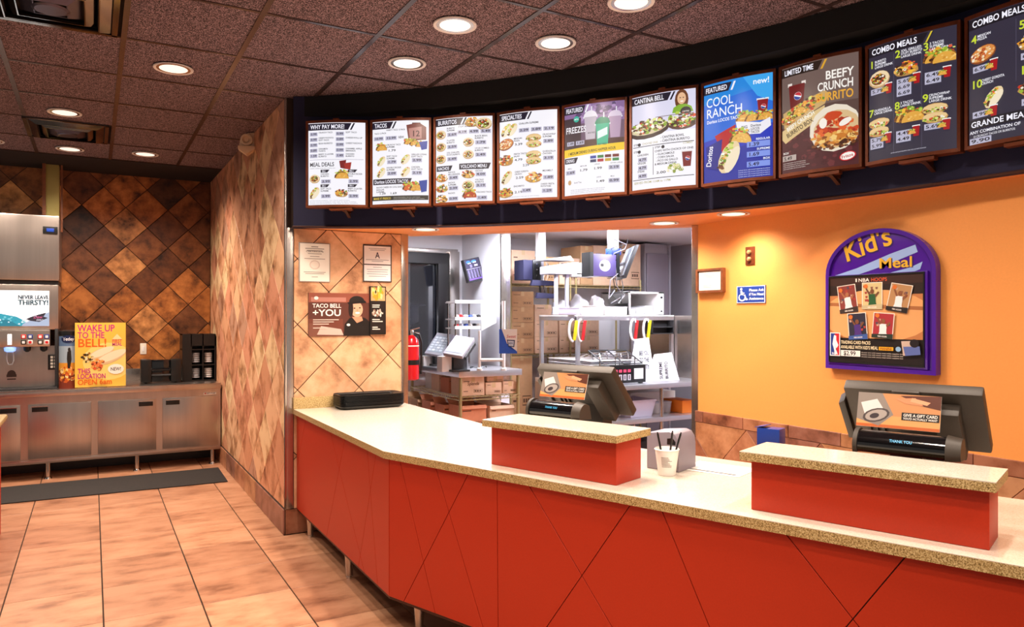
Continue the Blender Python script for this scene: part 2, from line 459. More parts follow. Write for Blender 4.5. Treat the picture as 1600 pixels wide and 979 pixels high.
def pizza(c, x, y, s, rnd):
    s *= FOOD
    c.ell(x, y, s*.68, s*.44, '#8c4a22', -.25, 18, .02, rnd=rnd); c.ell(x, y-s*.03, s*.62, s*.38, '#d98a44', -.25, 18, .02, rnd=rnd)
    c.scatter(x, y-s*.03, s*.56, s*.33, -.25, ['#f0d9ae', '#e9b87a', '#c8622f', '#a8441f', '#f4e8cf'], 60, s*.08, rnd)
def cup(c, x, y, s, col='#a8141c', lid='#f3f3f3', globe=False):
    c.poly([(x-s*.36, y-s*.5), (x+s*.36, y-s*.5), (x+s*.27, y+s*.6), (x-s*.27, y+s*.6)], col)
    c.rect(x-s*.4, y-s*.6, x+s*.4, y-s*.46, lid, 1)
    if globe:
        c.ell(x+s*.05, y, s*.17, s*.17, '#f4f4fa'); c.ell(x+s*.05, y, s*.16, s*.16, '#c42030', .35, 10, 0, 10, 170); c.ell(x+s*.05, y, s*.16, s*.16, '#1c3f94', .35, 10, 0, 190, 350)
# ================================================================== THE SETTING
CEIL, SOF = 3.136, 2.205
XS, YC, YB = 1.205, 5.44, 9.3        # tiled side wall, its front corner, back wall
XO, YO = 3.68, 3.90                  # orange wall and where it ends at the kitchen opening
XP, YP = 2.13, 5.47                  # left post of the kitchen opening
# floor with its tiles
fl = struct('floor', M().box((-4, -2.5, -.12), (4.6, 9.6, -.008)), 'grout', 'dark grout floor under the tan tiles')
cols = [.051+.4725*k for k in range(-3, 5)]; rows = [4.352+.538*k for k in range(-6, 10)]
fp = []
for i in range(len(cols)-1):
    for j in range(len(rows)-1):
        x0, x1, y0, y1 = cols[i], cols[i+1], rows[j], min(rows[j+1], 9.28)
        if x1 > XS and y1 > YC: 
            x1 = min(x1, XS-.006) if y0 > YC-.3 else x1
        if x1-x0 < .03 or y0 > 9.25: continue
        fp.append([(x0+.0015, y0), (x1-.0015, y0), (x1-.0015, y1), (x0+.0015, y1)])
tiles('floor_tile', fp, (0,0,-.008), (1,0,0), (0,1,0), 'floor_tile', fl, gap=.0022, thick=.008, chamfer=.001)
# floor tiles nearer the camera and under the counter
cols2 = [.051+.4725*k for k in range(4, 8)]
fp = [[(a, b), (a+.4725, b), (a+.4725, b+.538), (a, b+.538)] for a in cols2 for b in rows if b < 5.2]
tiles('floor_tile', fp, (0,0,-.008), (1,0,0), (0,1,0), 'floor_tile', fl, gap=.0022, thick=.008, chamfer=.001)
# ceiling: slab, grid, tiles
ce = struct('ceiling', M().box((-4, -2.5, CEIL+.02), (4.6, 9.6, CEIL+.1)), 'ceiling_dark', 'dark suspended ceiling above the grid')
gx = [.772+.617*k for k in range(-4, 6)]; gy = [4.72+.742*k for k in range(-9, 6)]
LIGHTS = [(.447,5.133), (-.184,6.656), (-.182,8.084), (.446,7.98), (1.697,3.622), (2.309,3.576), (1.696,4.318), (2.335,2.925),
          (-.80,8.05), (-.80,6.6), (1.08,2.85), (-.17,2.85), (1.08,1.37), (2.33,1.37), (-.17,.6), (1.08,-.2), (2.33,-.2)]  # all but the first two here are unseen, added to light the room
VENTS = [(-.18, 4.349), (-.18, 7.317)]
tp = []
for i in range(len(gx)-1):
    for j in range(len(gy)-1):
        cx, cy = (gx[i]+gx[i+1])/2, (gy[j]+gy[j+1])/2
        if any(abs(cx-a) < .2 and abs(cy-b) < .2 for a, b in VENTS): continue
        if cx > XS and cy > 5.6: continue
        tp.append([(-gx[i], gy[j]), (-gx[i+1], gy[j]), (-gx[i+1], gy[j+1]), (-gx[i], gy[j+1])][::-1])
tiles('ceiling_tile', tp, (0,0,CEIL+.012), (-1,0,0), (0,1,0), 'ceiling_tile', ce, gap=.006, thick=.008, chamfer=.001)
for x in gx:
    o = obj('grid_bar', M().box((x-.0145, -2, CEIL-.002), (x+.0145, 8.45 if x < 1.2 else 5.5, CEIL+.02)), 'ceiling_grid', ce)
for y in gy:
    o = obj('grid_bar', M().box((gx[0], y-.0105, CEIL-.001), (XS if y > 5.5 else gx[-1], y+.0105, CEIL+.02)), 'ceiling_grid', ce)
struct('trim_1', M().box((-4, 8.44, CEIL-.004), (XS, YB, CEIL+.02)), 'ceiling_dark', 'black ceiling border along the back wall')
# back wall
wb = struct('wall_back', M().box((-4, YB+.01, 0), (XS+.1, YB+.15, CEIL+.05)), 'grout', 'back wall of brown diamond tiles')
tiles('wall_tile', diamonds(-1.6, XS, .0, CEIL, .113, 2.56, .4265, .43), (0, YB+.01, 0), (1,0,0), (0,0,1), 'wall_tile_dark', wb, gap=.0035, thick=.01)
# side wall with baseboard
wl = struct('wall_left', M().box((XS+.01, YC+.012, 0), (XS+.11, YB+.05, CEIL+.05)), 'grout', 'side wall of light peach diamond tiles')
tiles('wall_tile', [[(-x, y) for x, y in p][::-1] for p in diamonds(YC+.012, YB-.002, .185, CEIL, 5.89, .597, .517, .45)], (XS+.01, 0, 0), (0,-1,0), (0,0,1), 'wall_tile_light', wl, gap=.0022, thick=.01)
bl = struct('baseboard_left', M().box((XS-.004, YC+.012, 0), (XS+.012, YB-.02, .182)), 'grout', 'tile baseboard along the side wall')
y = YC; bp = []
while y < YB-.1:
    bp.append([(-y, 0), (-min(y+.52, YB-.02), 0), (-min(y+.52, YB-.02), .18), (-y, .18)][::-1]); y += .52
tiles('baseboard_tile', bp, (XS-.004, 0, 0), (0,-1,0), (0,0,1), 'wainscot_tile', bl, gap=.002, thick=.01)
# middle wall behind the counter end
wm = struct('wall_middle', M().box((XS+.012, YC+.01, 0), (XP-.02, YC+.12, CEIL)), 'grout', 'short tiled wall above the counter end')
tiles('wall_tile', diamonds(XS+.06, XP-.03, .18, SOF, 1.523, 1.272, .459, .475), (0, YC+.01, 0), (1,0,0), (0,0,1), 'wall_tile_mid', wm, gap=.003, thick=.01)
tiles('baseboard_tile', [[(XS+.001, 0), (1.6, 0), (1.6, .18), (XS+.001, .18)], [(1.6, 0), (XP-.02, 0), (XP-.02, .18), (1.6, .18)]], (0, YC+.01, 0), (1,0,0), (0,0,1), 'wainscot_tile', wm, gap=.002, thick=.014)
# stainless corner guard and posts
struct('trim_2', M().box((XS-.003, YC-.004, .185), (XS+.058, YC+.012, SOF)).box((XS-.003, YC-.004, .185), (XS+.012, YC+.02, CEIL)), 'steel_v', 'stainless corner guard beside the counter', bevel=.002)
struct('trim_3', M().box((XP-.045, YC-.012, .3), (XP+.012, YC+.14, SOF)), 'steel_v', 'stainless post at left of the kitchen opening', bevel=.003)
ou = Vector((XO-XP, YO-YP, 0)).normalized(); on = Vector((-ou.y, ou.x, 0))   # along the opening, into the kitchen
struct('trim_4', M().obox(Vector((XO-.01, YO-.02, .3))-ou*.03, ou*.05, on*.12, (0,0,SOF-.3)), 'steel_v', 'stainless post at right of the kitchen opening', bevel=.003)
# orange wall with tile wainscot
wr = struct('wall_right', M().box((XO, -.6, 0), (XO+.12, YO, SOF+.02)), 'orange_paint', 'smooth bright orange wall behind the registers')
wt = []
y = 0.2; k = 0
while y < YO-.02:
    y1 = min(y+.36, YO-.012); wt.append([(-y1, .835), (-y, .835), (-y, .912), (-y1, .912)]); y = y1+.001
lower = [[(-x, z) for x, z in p][::-1] for p in diamonds(.2, YO-.012, .3, .835, 3.42, .835, .56, .6)]
tiles('wainscot_tile', wt, (XO-.001, 0, 0), (0,-1,0), (0,0,1), 'wainscot_tile', wr, gap=.0015, thick=.014)
tiles('wainscot_tile', lower, (XO-.001, 0, 0), (0,-1,0), (0,0,1), 'wainscot_tile', wr, gap=.0015, thick=.011)
# curved menu header, valance above it, soffit below it
def arc(cx, cy, r, a0, a1, n): return [(cx+r*math.cos(math.radians(a0+(a1-a0)*i/n)), cy+r*math.sin(math.radians(a0+(a1-a0)*i/n))) for i in range(n+1)]
hb = [(XS+.058, YC+.0)]+arc(-.3747, 1.7967, 3.934, 65.6, 0, 30)+[(3.60, 1.2), (3.63, .6), (3.64, -.4)]
m = M(); n = len(hb)
m.add([(x, y, SOF) for x, y in hb]+[(x, y, CEIL) for x, y in hb]+[(x+.06, y+.06, SOF) for x, y in hb]+[(x+.06, y+.06, CEIL) for x, y in hb],
      [(i, i+1, n+i+1, n+i) for i in range(n-1)]+[(2*n+i+1, 2*n+i, 3*n+i, 3*n+i+1) for i in range(n-1)]+[(i+1, i, 2*n+i, 2*n+i+1) for i in range(n-1)]+[(0, n, 3*n, 2*n), (n-1, 3*n-1, 4*n-1, 2*n-1)])
struct('wall_header', m, 'navy', 'dark navy curved header carrying the menu boards', smooth=True)
ht = [(XS+.06, YC-.01)]+arc(-2.2917, .732, 5.86, 52.6, 12, 30)+[(3.50, 1.3), (3.55, .6), (3.56, -.4)]
m = M(); n = len(ht)
hv = hb
m.add([(x, y, 2.995) for x, y in ht]+[(x, y, CEIL) for x, y in ht]+[(x+.03, y+.03, 2.995) for x, y in ht]+[(x+.35, y+.3, 2.995) for x, y in ht],
      [(i, i+1, n+i+1, n+i) for i in range(n-1)]+[(i+1, i, 3*n+i, 3*n+i+1) for i in range(n-1)])
struct('trim_5', m, 'navy_black', 'black valance between the header and the ceiling', smooth=True)
struct('trim_6', M().tube([(x-.004, y-.004, SOF+.004) for x, y in hb], .006, 6), 'bronze_dark', 'thin bronze bead along the header bottom')
spoly = [(x+.03, y+.03) for x, y in hb]+[(XO, -.4), (XO, YO), (XP, YP), (XP, YC+.02), (XS+.06, YC+.02)]
struct('ceiling_soffit', M().add([(x, y, SOF+.002) for x, y in spoly]+[(x, y, SOF+.05) for x, y in spoly], [tuple(range(len(spoly))), tuple(range(2*len(spoly)-1, len(spoly)-1, -1))]), 'soffit_paint', 'orange painted soffit under the menu header')
# wall over the kitchen opening
struct('wall_over_opening', M().obox((XP, YP, SOF), (XO-XP, YO-YP, 0), on*.12, (0,0,CEIL-SOF)), 'soffit_paint', 'wall above the kitchen opening')
# kitchen shell
KC, KY, KX = 2.5, 7.75, 3.72
struct('floor_kitchen', M().box((XS+.2, YC+.1, -.1), (7.6, 7.9, -.003)).box((XO+.12, 1, -.1), (7.6, YC+.1, -.003)), 'kitchen_floor', 'reddish kitchen floor')
struct('ceiling_kitchen', M().box((XS+.2, YC+.12, KC), (7.6, 7.9, KC+.05)).box((XO+.12, 2.5, KC), (7.6, YC+.12, KC+.05)), 'kitchen_ceiling', 'pale kitchen ceiling')
struct('wall_kitchen_back', M().box((3.66, KY, 0), (7.6, KY+.1, KC)).box((XS+.15, KY, 0), (3.66, KY+.1, .95)).box((XS+.15, KY, 2.28), (3.66, KY+.1, KC)), 'white_wall', 'white back wall of the kitchen')
struct('wall_kitchen_right', M().box((6.75, 2.5, 0), (6.85, KY, KC)), 'grey_panel', 'grey right wall of the kitchen')
pe = atx(783, 500, KX).y
wk = struct('wall_kitchen_partition', M().box((KX, pe, 0), (KX+.1, KY, KC)), 'white_wall', 'white partition wall inside the kitchen')
struct('trim_7', M().box((KX-.004, pe-.012, .9), (KX+.105, pe+.02, KC)), 'steel_v', 'stainless end cap of the white kitchen partition', bevel=.003)
# service window: dark metal frame, dark pane
w = struct('window_1', M().box((2.4, KY-.05, 2.16), (3.52, KY+.02, 2.28)).box((3.40, KY-.05, .95), (3.52, KY+.02, 2.16)).box((2.4, KY-.05, .95), (3.40, KY+.02, 1.03)), 'dark_grey', 'dark framed service window', bevel=.004)
obj('pane', M().box((2.4, KY+.03, 1.0), (3.42, KY+.036, 2.2)), 'glass_dark', w)
obj('window_frame', M().box((3.52, KY-.10, .95), (3.64, KY+.0, 2.30)).box((2.4, KY-.06, 2.28), (3.64, KY, 2.33)), 'steel_v', w, bevel=.003)
obj('mullion', M().box((3.05, KY+.0, 1.0), (3.08, KY+.03, 2.2)), 'dark_grey', w)
# ------------------------------------------------------------------ lights of the place, and unseen ones added
def spot(loc, power, size=150, blend=.9, col=WARM, radius=.06):
    d = bpy.data.lights.new('lamp', 'SPOT'); d.energy = power; d.color = col; d.spot_size = math.radians(size); d.spot_blend = blend; d.shadow_soft_size = radius
    o = bpy.data.objects.new('lamp', d); C.objects.link(o); o.location = loc; return o
def downlight(x, y, z, label, r=.1, glow='lamp_glow', group='recessed downlights in the dark ceiling', power=DOWNLIGHT_W):
    t = thing('downlight', label, 'ceiling light', (x, y, z), group)
    obj('trim_ring', M().lathe([(r*1.0, -.002), (r*1.16, -.006), (r*1.18, 0), (r*1.0, 0)], (x, y, z), 32), 'white_plastic', t, smooth=True)
    k = M().lathe([(r, -.001), (r*.86, .03), (r*.7, .05)], (x, y, z-.002), 32); k.f = [f for f in k.f if len(f) == 4]
    obj('reflector', M().lathe([(r*1.0, -.0035), (r*.9, -.0025)], (x, y, z), 32), 'reflector', t, smooth=True)
    obj('bulb_lens', M().lathe([(r*.9, -.003), (r*.5, -.006), (0, -.008)], (x, y, z), 28), glow, t, smooth=True)
    s = spot((x, y, z-.03), power); s.parent = None; s.name = 'downlight_lamp'
    return t
NAMES = ['recessed downlight above the side wall, nearest the large vent', 'recessed downlight in front of the far ceiling vent', 'recessed downlight just behind the far ceiling vent', 'recessed downlight nearest the tiled back corner',
         'largest bright recessed downlight left of centre above the counter', 'recessed downlight with shiny reflector nearest the menu header', 'recessed downlight above the tacos menu board', 'recessed downlight cut by the top edge of the frame',
         'recessed downlight at the left frame edge over the soda dispenser', 'recessed downlight cut by the left frame edge, above its far neighbour']
for i, (x, y) in enumerate(LIGHTS):
    downlight(x, y, CEIL-.004, NAMES[i] if i < len(NAMES) else 'recessed downlight added out of the picture to light the dining room')
sl = [(2.125,5.043), (3.40,3.90), (3.47,3.34), (3.62-.2, 2.2), (3.45, 1.2)]
sn = ['soffit downlight over the black tray stack', 'small soffit downlight beside the right steel post', 'soffit downlight lighting the orange wall', 'soffit downlight above the purple arched sign', 'soffit downlight beyond the right edge']
for (x, y), nm in zip(sl[:3], sn):
    downlight(x, y, SOF, nm, .085, 'lamp_glow_soffit', 'downlights in the orange soffit', SOFFIT_W)
# unseen light panels, added to brighten the kitchen
for i, (x, y) in enumerate([(3.2, 6.4), (4.15, 6.2), (4.85, 5.35), (5.4, 4.7)]):
    t = thing('kitchen_fill_panel', ['unseen light panel added over the kitchen window', 'unseen light panel added over the prep table', 'unseen light panel added right of the prep table', 'unseen light panel added at the right of the kitchen'][i], 'ceiling light', (x, y, KC), 'unseen panels added to light the kitchen')
    obj('panel_frame', M().box((x-.32, y-.32, KC-.02), (x+.32, y-.29, KC)).box((x-.32, y+.29, KC-.02), (x+.32, y+.32, KC)).box((x-.32, y-.29, KC-.02), (x-.29, y+.29, KC)).box((x+.29, y-.29, KC-.02), (x+.32, y+.29, KC)), 'white_plastic', t)
    obj('diffuser', M().box((x-.29, y-.29, KC-.012), (x+.29, y+.29, KC-.002)), 'kitchen_fill_glow', t)
# ceiling diffusers
for (x, y), nm in zip(VENTS, ('large black square ceiling vent at the top left corner', 'far black square ceiling vent between two downlights')):
    t = thing('ceiling_vent', nm, 'vent', (x, y, CEIL), 'ceiling vents')
    hx, hy = .29, .355
    obj('vent_frame', M().box((x-hx-.012, y-hy-.01, CEIL-.008), (x+hx+.012, y-hy+.02, CEIL)).box((x-hx-.012, y+hy-.02, CEIL-.008), (x+hx+.012, y+hy+.01, CEIL)).box((x-hx-.012, y-hy, CEIL-.008), (x-hx+.016, y+hy, CEIL)).box((x+hx-.016, y-hy, CEIL-.008), (x+hx+.012, y+hy, CEIL)), 'black_gloss', t)
    obj('vent_throat', M().box((x-hx, y-hy, CEIL+.0), (x+hx, y+hy, CEIL+.01)), 'ceiling_dark', t)
    for k, (s0, s1, z0, z1) in enumerate(((.92, .74, -.004, -.03), (.70, .52, -.006, -.034), (.46, .26, -.008, -.04))):
        mm = M(); vs = []
        for s_, z_ in ((s0, z0), (s1, z1), (s1-.02, z1), (s0-.02, z0)):
            vs += [(x+sx*hx*s_, y+sy*hy*s_, CEIL+z_) for sx, sy in ((-1,-1), (1,-1), (1,1), (-1,1))]
        mm.add(vs, [(a*4+j, a*4+(j+1) % 4, ((a+1) % 4)*4+(j+1) % 4, ((a+1) % 4)*4+j) for a in range(4) for j in range(4)])
        obj('vent_cone', mm, 'vent_metal' if k == 2 else 'black_gloss', t)
    obj('vent_hub', M().lathe([(.085, -.04), (.07, -.046), (0, -.046)], (x, y, CEIL), 20), 'vent_metal', t)
# ================================================================== SERVICE COUNTER
CT, CB = .90, .18
E1 = Vector((.347, -.938, 0)); N1 = Vector((.938, .347, 0))          # along the long front, towards the staff side
A = Vector((1.262, YC-.003, 0)); B = Vector((1.258, 3.52, 0)); D = B+E1*3.4
back = [Vector((2.10, YC-.003, 0)), Vector((2.12, 3.82, 0)), B+E1*3.4+N1*.86]
top_poly = [A, B, D, back[2], back[1], back[0]]
wt_ = thing('worktop', 'long speckled beige quartz worktop with one bend on the red counter', 'worktop', (1.3, 5.0, CT-.035))
tri = lambda z: [(p.x, p.y, z) for p in top_poly]
obj('slab_top', M().add(tri(CT)+tri(CT-.002), [(0,1,4,5), (1,2,3,4), (11,10,7,6), (10,9,8,7)]+[(i, 6+i, 6+(i+1) % 6, (i+1) % 6) for i in range(6)]), 'quartz', wt_)
obj('slab_edge', M().add(tri(CT-.002)+tri(CT-.036), [(i, 6+i, 6+(i+1) % 6, (i+1) % 6) for i in range(6)]+[(11,10,7,6), (10,9,8,7)]), 'quartz_edge', wt_)
obj('back_splash', M().box((XS+.055, YC-.024, CT), (2.09, YC-.003, CT+.082)), 'quartz_edge', wt_, bevel=.003)
cb = thing('service_counter', 'red laminate service counter with thin diagonal joints on steel legs', 'counter', (1.3, 4.5, 0))
I = .03   # panels sit back from the worktop edge
f0 = A+Vector((I, 0, 0)); f1 = B+Vector((I, -.012, 0)); f2 = f1+E1*3.35
def face(p0, p1, lines, nm):
    U = (p1-p0).normalized(); Lh = (p1-p0).length; Nn = U.cross(Vector((0,0,1)))
    inner = -Nn
    obj('counter_core', M().obox(p0+Vector((0,0,CB)), U*Lh, inner*.02, (0,0,CT-.036-CB)), 'joint_dark', cb)
    def to(u, v):
        r = ray(u, v); t = (p0-Vector((0,0,EYE))).dot(Nn)/r.dot(Nn); q = at(u, v, t); return ((q-p0).dot(U), q.z)
    polys = split_lines([[(0, CB), (Lh, CB), (Lh, CT-.037), (0, CT-.037)]], [(to(*a), to(*b)) for a, b in lines])
    tiles('front_panel', polys, p0, U, (0,0,1), 'red_laminate', cb, gap=.0016, thick=.006, chamfer=.0008)
face(f0, f1, [((478,660),(463,741)), ((539.5,691),(511,840)), ((518,677),(561.6,855)), ((588.7,712),(561.6,886)), ((576,708),(592,917))], 'left')
face(f1, f2, [((627,723),(681.6,958)), ((683.5,734.7),(756,979)), ((730,746),(631,940.6)), ((778,755),(779.5,979)), ((832,765),(958,979)), ((980,797),(855,979)), ((1040,808),(1110,979)), ((1240,847),(1335,968)), ((1395,893),(1330,970))], 'long')
ins = [f0+Vector((.02,0,0)), f1+Vector((.02,.0,0)), f2+N1*.02, f2+N1*.75, Vector((2.05, 3.8, 0)), Vector((2.05, YC-.01, 0))]
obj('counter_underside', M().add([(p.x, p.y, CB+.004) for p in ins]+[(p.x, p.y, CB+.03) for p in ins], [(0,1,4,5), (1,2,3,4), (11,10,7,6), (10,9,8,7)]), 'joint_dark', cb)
obj('bottom_rail', M().obox(f0+Vector((-.001,0,CB-.014)), f1-f0, (.05,0,0), (0,0,.014)).obox(f1+Vector((0,0,CB-.014)), f2-f1, N1*.05, (0,0,.014)), 'bronze_dark', cb)
obj('staff_side_panel', M().obox(f2+N1*.74+Vector((0,0,CB)), (back[1]-back[2])*.97, N1*.02, (0,0,CT-.04-CB)), 'dark_grey', cb)
legs = [Vector((1.353, 5.308, 0)), Vector((1.345, 4.361, 0)), Vector((1.42, 3.45, 0))]+[Vector((1.42, 3.45, 0))+E1*k for k in (.95, 1.9, 2.8)]
for p in legs:
    l = obj('leg', M().lathe([(.016, 0), (.02, .02), (.03, .15), (.032, CB-.01)], p, 18), 'steel_v', cb, smooth=True)
    obj('foot', M().lathe([(.021, 0), (.021, .012), (.016, .014)], p, 18), 'chrome', l, smooth=True)
for k, x in enumerate(legs[:3]):
    obj('leg', M().lathe([(.016, 0), (.03, .15), (.032, CB-.01)], x+Vector((.55, .1, 0)), 14), 'steel_v', cb, smooth=True)
# raised register ledges
def ledge(p_fl, length, depth, label):
    p = Vector(p_fl); t = thing('register_ledge', label, 'ledge', p+Vector((0,0,CT)), 'raised ledges on the counter')
    z0 = Vector((0,0,CT+.001))
    obj('ledge_body', M().obox(p+z0, E1*length, N1*depth, (0,0,.172)), 'red_laminate', t, bevel=.0015)
    q = p-E1*.03-N1*.03
    obj('ledge_top', M().obox(q+Vector((0,0,CT+.173+.027)), E1*(length+.05), N1*(depth+.075), (0,0,.003)), 'quartz', t)
    obj('ledge_edge', M().obox(q+Vector((0,0,CT+.173)), E1*(length+.05), N1*(depth+.075), (0,0,.027)), 'quartz_edge', t)
    return t
ledge((1.572, 2.968, 0), .66, .19, 'short red ledge with beige top in front of the left register')
ledge((1.988, 1.831, 0), .70, .17, 'long red ledge with beige top in front of the right register')
# registers seen from behind
def register(TL, label, card_lines):
    TL = Vector(TL); base = TL+E1*.22+N1*.16; base.z = 0
    t = thing('cash_register', label, 'cash register', (base.x, base.y, CT), 'registers on the counter')
    up = Vector((0,0,1)); S = (N1*.205-up*.225); Sl = S.normalized(); Nb = (-N1*.225-up*.205).normalized()      # screen slope down, back normal towards customers
    W = .45
    hs = M().obox(TL-Nb*.045, E1*W, S, Nb*.045)
    sh = obj('screen_housing', hs, 'pos_grey', t, bevel=.008)
    obj('screen', M().obox(TL-Nb*.047+E1*.03+Sl*.03, E1*(W-.06), Sl*(S.length-.06), Nb*.002), 'screen_dark', sh)
    obj('top_grip', M().obox(TL+E1*.17-Sl*.008, E1*.09, Sl*.02, Nb*.012), 'pos_grey', sh, bevel=.004)
    obj('rear_cover', M().prism([TL+E1*.30+Sl*.05, TL+E1*.38+Sl*.05, TL+E1*.38+Sl*.29, TL+E1*.30+Sl*.29], Nb*.055), 'pos_grey', t, bevel=.006)
    obj('rear_cavity', M().obox(TL+E1*.05+Sl*.05, E1*.25, Sl*.24, Nb*.012), 'pos_dark', t, bevel=.004)
    for k in (.06, .085, .11): obj('rear_rib', M().obox(TL+E1*k+Sl*.05, E1*.008, Sl*.23, Nb*.022), 'pos_dark', t)
    obj('card_reader', M().prism([TL-E1*.03+Sl*.08+Nb*.01, TL-E1*.005+Sl*.06+Nb*.01, TL-E1*.005+Sl*.28+Nb*.01, TL-E1*.03+Sl*.28+Nb*.01], -Nb*.05), 'pos_dark', t, bevel=.003)
    obj('stand', M().prism([base+Vector((0,0,CT+.002))-E1*.1-N1*.08, base+Vector((0,0,CT+.002))+E1*.12-N1*.08, base+Vector((0,0,CT+.002))+E1*.12+N1*.12, base+Vector((0,0,CT+.002))-E1*.1+N1*.12], (0,0,.03)).obox(base+Vector((0,0,CT+.03))-E1*.07-N1*.02, E1*.16, N1*.09, (0,0,.2)), 'pos_dark', t, bevel=.006)
    # gift card sign hanging from the top edge on the customer side
    c0 = TL+E1*.06+Nb*.016-up*.0; down = (-up*.95-N1*.3).normalized(); cn = E1.cross(down).normalized()
    if cn.dot(N1) > 0: cn = -cn
    cw, chh = .27, .125
    sg = obj('card_sign', M().obox(c0-cn*.0, E1*cw, down*chh, -cn*.003), 'paper', t)
    c = Canvas(plane_fn(c0, E1, down, cn, cw/100, chh/46), base=.0006, step=.00008); c.lim = (0, 0, 100, 46)
    rnd = random.Random(3)
    c.rect(0, 0, 100, 46, '#c98a58', 4); c.rect(0, 30, 100, 46, '#e0a060', 4); c.rect(0, 42, 100, 46, '#c4622c', 4)
    c.poly([(0, 0), (30, 0), (45, 28), (28, 44), (0, 36)], '#8c8078'); c.poly([(4, 14), (24, 8), (32, 20), (10, 30)], '#d8d4d2'); c.ell(24, 30, 17, 9, '#4a4040', -.3); c.ell(24, 30, 14, 7, '#a89c94', -.3); c.ell(22, 31, 6, 3.5, '#3a3034', -.3)
    c.poly([(52, 2), (100, 0), (100, 18), (78, 14), (66, 8)], '#5a2c1c'); c.poly([(46, 6), (70, 4), (80, 14), (58, 12)], '#d98a60'); c.poly([(66, 4), (88, 9), (84, 13), (64, 9)], '#e7a078')
    c.rect(55, 24, 99, 34, '#15100e', 3)
    c.text('GIVE A GIFT CARD', 57, 29, 3.6, '#f6eee4', 40); c.text("YOU'D ACTUALLY WANT", 57, 33, 2.6, '#f6eee4', 40)
    c.build(sg, names=('sign_picture', 'sign_lettering'))
    return t
register((1.977, 3.243, 1.30), 'grey touch screen register behind the left ledge, seen from behind', 0)
register((2.465, 1.823, 1.30), 'grey touch screen register behind the right ledge under the purple sign', 0)
def customer_display(c0, length, label):
    """glossy half-round display bar; c0 left end of its axis"""
    c0 = Vector(c0); t = thing('customer_display', label, 'display', (c0.x, c0.y, CT), 'customer displays by the registers')
    up = Vector((0,0,1)); r = .05
    pr = lambda p, k: [p+(-N1*math.cos(a)+up*math.sin(a))*r*k for a in [math.radians(-25+i*14) for i in range(12)]]+[p+N1*r*k-up*r*.5*k]
    m = M(); a, b = pr(c0, 1), pr(c0+E1*length, 1); n = len(a)
    m.add(a+b, [(i, (i+1) % n, n+(i+1) % n, n+i) for i in range(n)]+[tuple(range(n-1, -1, -1)), tuple(range(n, 2*n))])
    obj('display_bar', m, 'black_gloss', t, smooth=True)
    for s, o in ((0, -.014), (1, length)):
        a = pr(c0+E1*o, 1.12); b = pr(c0+E1*(o+.014+.03*s), 1.12-.15*s); m = M().add(a+b, [(i, (i+1) % n, n+(i+1) % n, n+i) for i in range(n)]+[tuple(range(n-1, -1, -1)), tuple(range(n, 2*n))])
        obj('end_cap', m, 'pos_grey', t, smooth=True)
    obj('display_stand', M().obox(c0+E1*(length*.35)-up*(c0.z-CT-.002)+N1*.0, E1*.1, N1*.06, up*(c0.z-CT-.02)).obox(c0+E1*(length*.2)-up*(c0.z-CT-.002)-N1*.03, E1*.18, N1*.12, up*.015), 'pos_dark', t)
    ang = math.radians(30); nrm = -N1*math.cos(ang)+up*math.sin(ang); vd = -(N1*math.sin(ang)+up*math.cos(ang))
    c = Canvas(plane_fn(c0+E1*length*.38+nrm*(r+.0012), E1, vd, nrm, .001, .001), base=.0004)
    c.text('THANK YOU', 0, 5, 10, '#4ccaf4', 70)
    c.build(t, 'print_lit', names=('x', 'display_lettering'))
p = at(836, 655, 3.57); customer_display((p.x, p.y, 1.12), .25, 'black customer display reading thank you by the left register')
p = at(1345, 700, 2.63); customer_display((p.x, p.y, 1.12), .27, 'black customer display reading thank you by the right register')
# grey box with arched top and hand hole at the end of the left ledge
p = at0(1006, 735, CT)+N1*.06
t = thing('currency_counter', 'grey plastic box with arched top and hand hole beside the left ledge', 'machine', (p.x, p.y, CT))
pf = [(0, 0), (.155, 0), (.155, .11), (.15, .14), (.135, .16), (.11, .168), (0, .155)]
obj('box_body', M().prism([p+E1*(a-.02)+Vector((0,0,CT+.001+b)) for a, b in pf], N1*.16), 'mauve_panel', t, bevel=.003)
obj('hand_hole', M().prism([p+E1*(a-.02)+Vector((0,0,CT+b))-N1*.001 for a, b in ((.10,.115),(.14,.115),(.14,.13),(.125,.145),(.10,.14))], N1*.003), 'black_plastic', t)
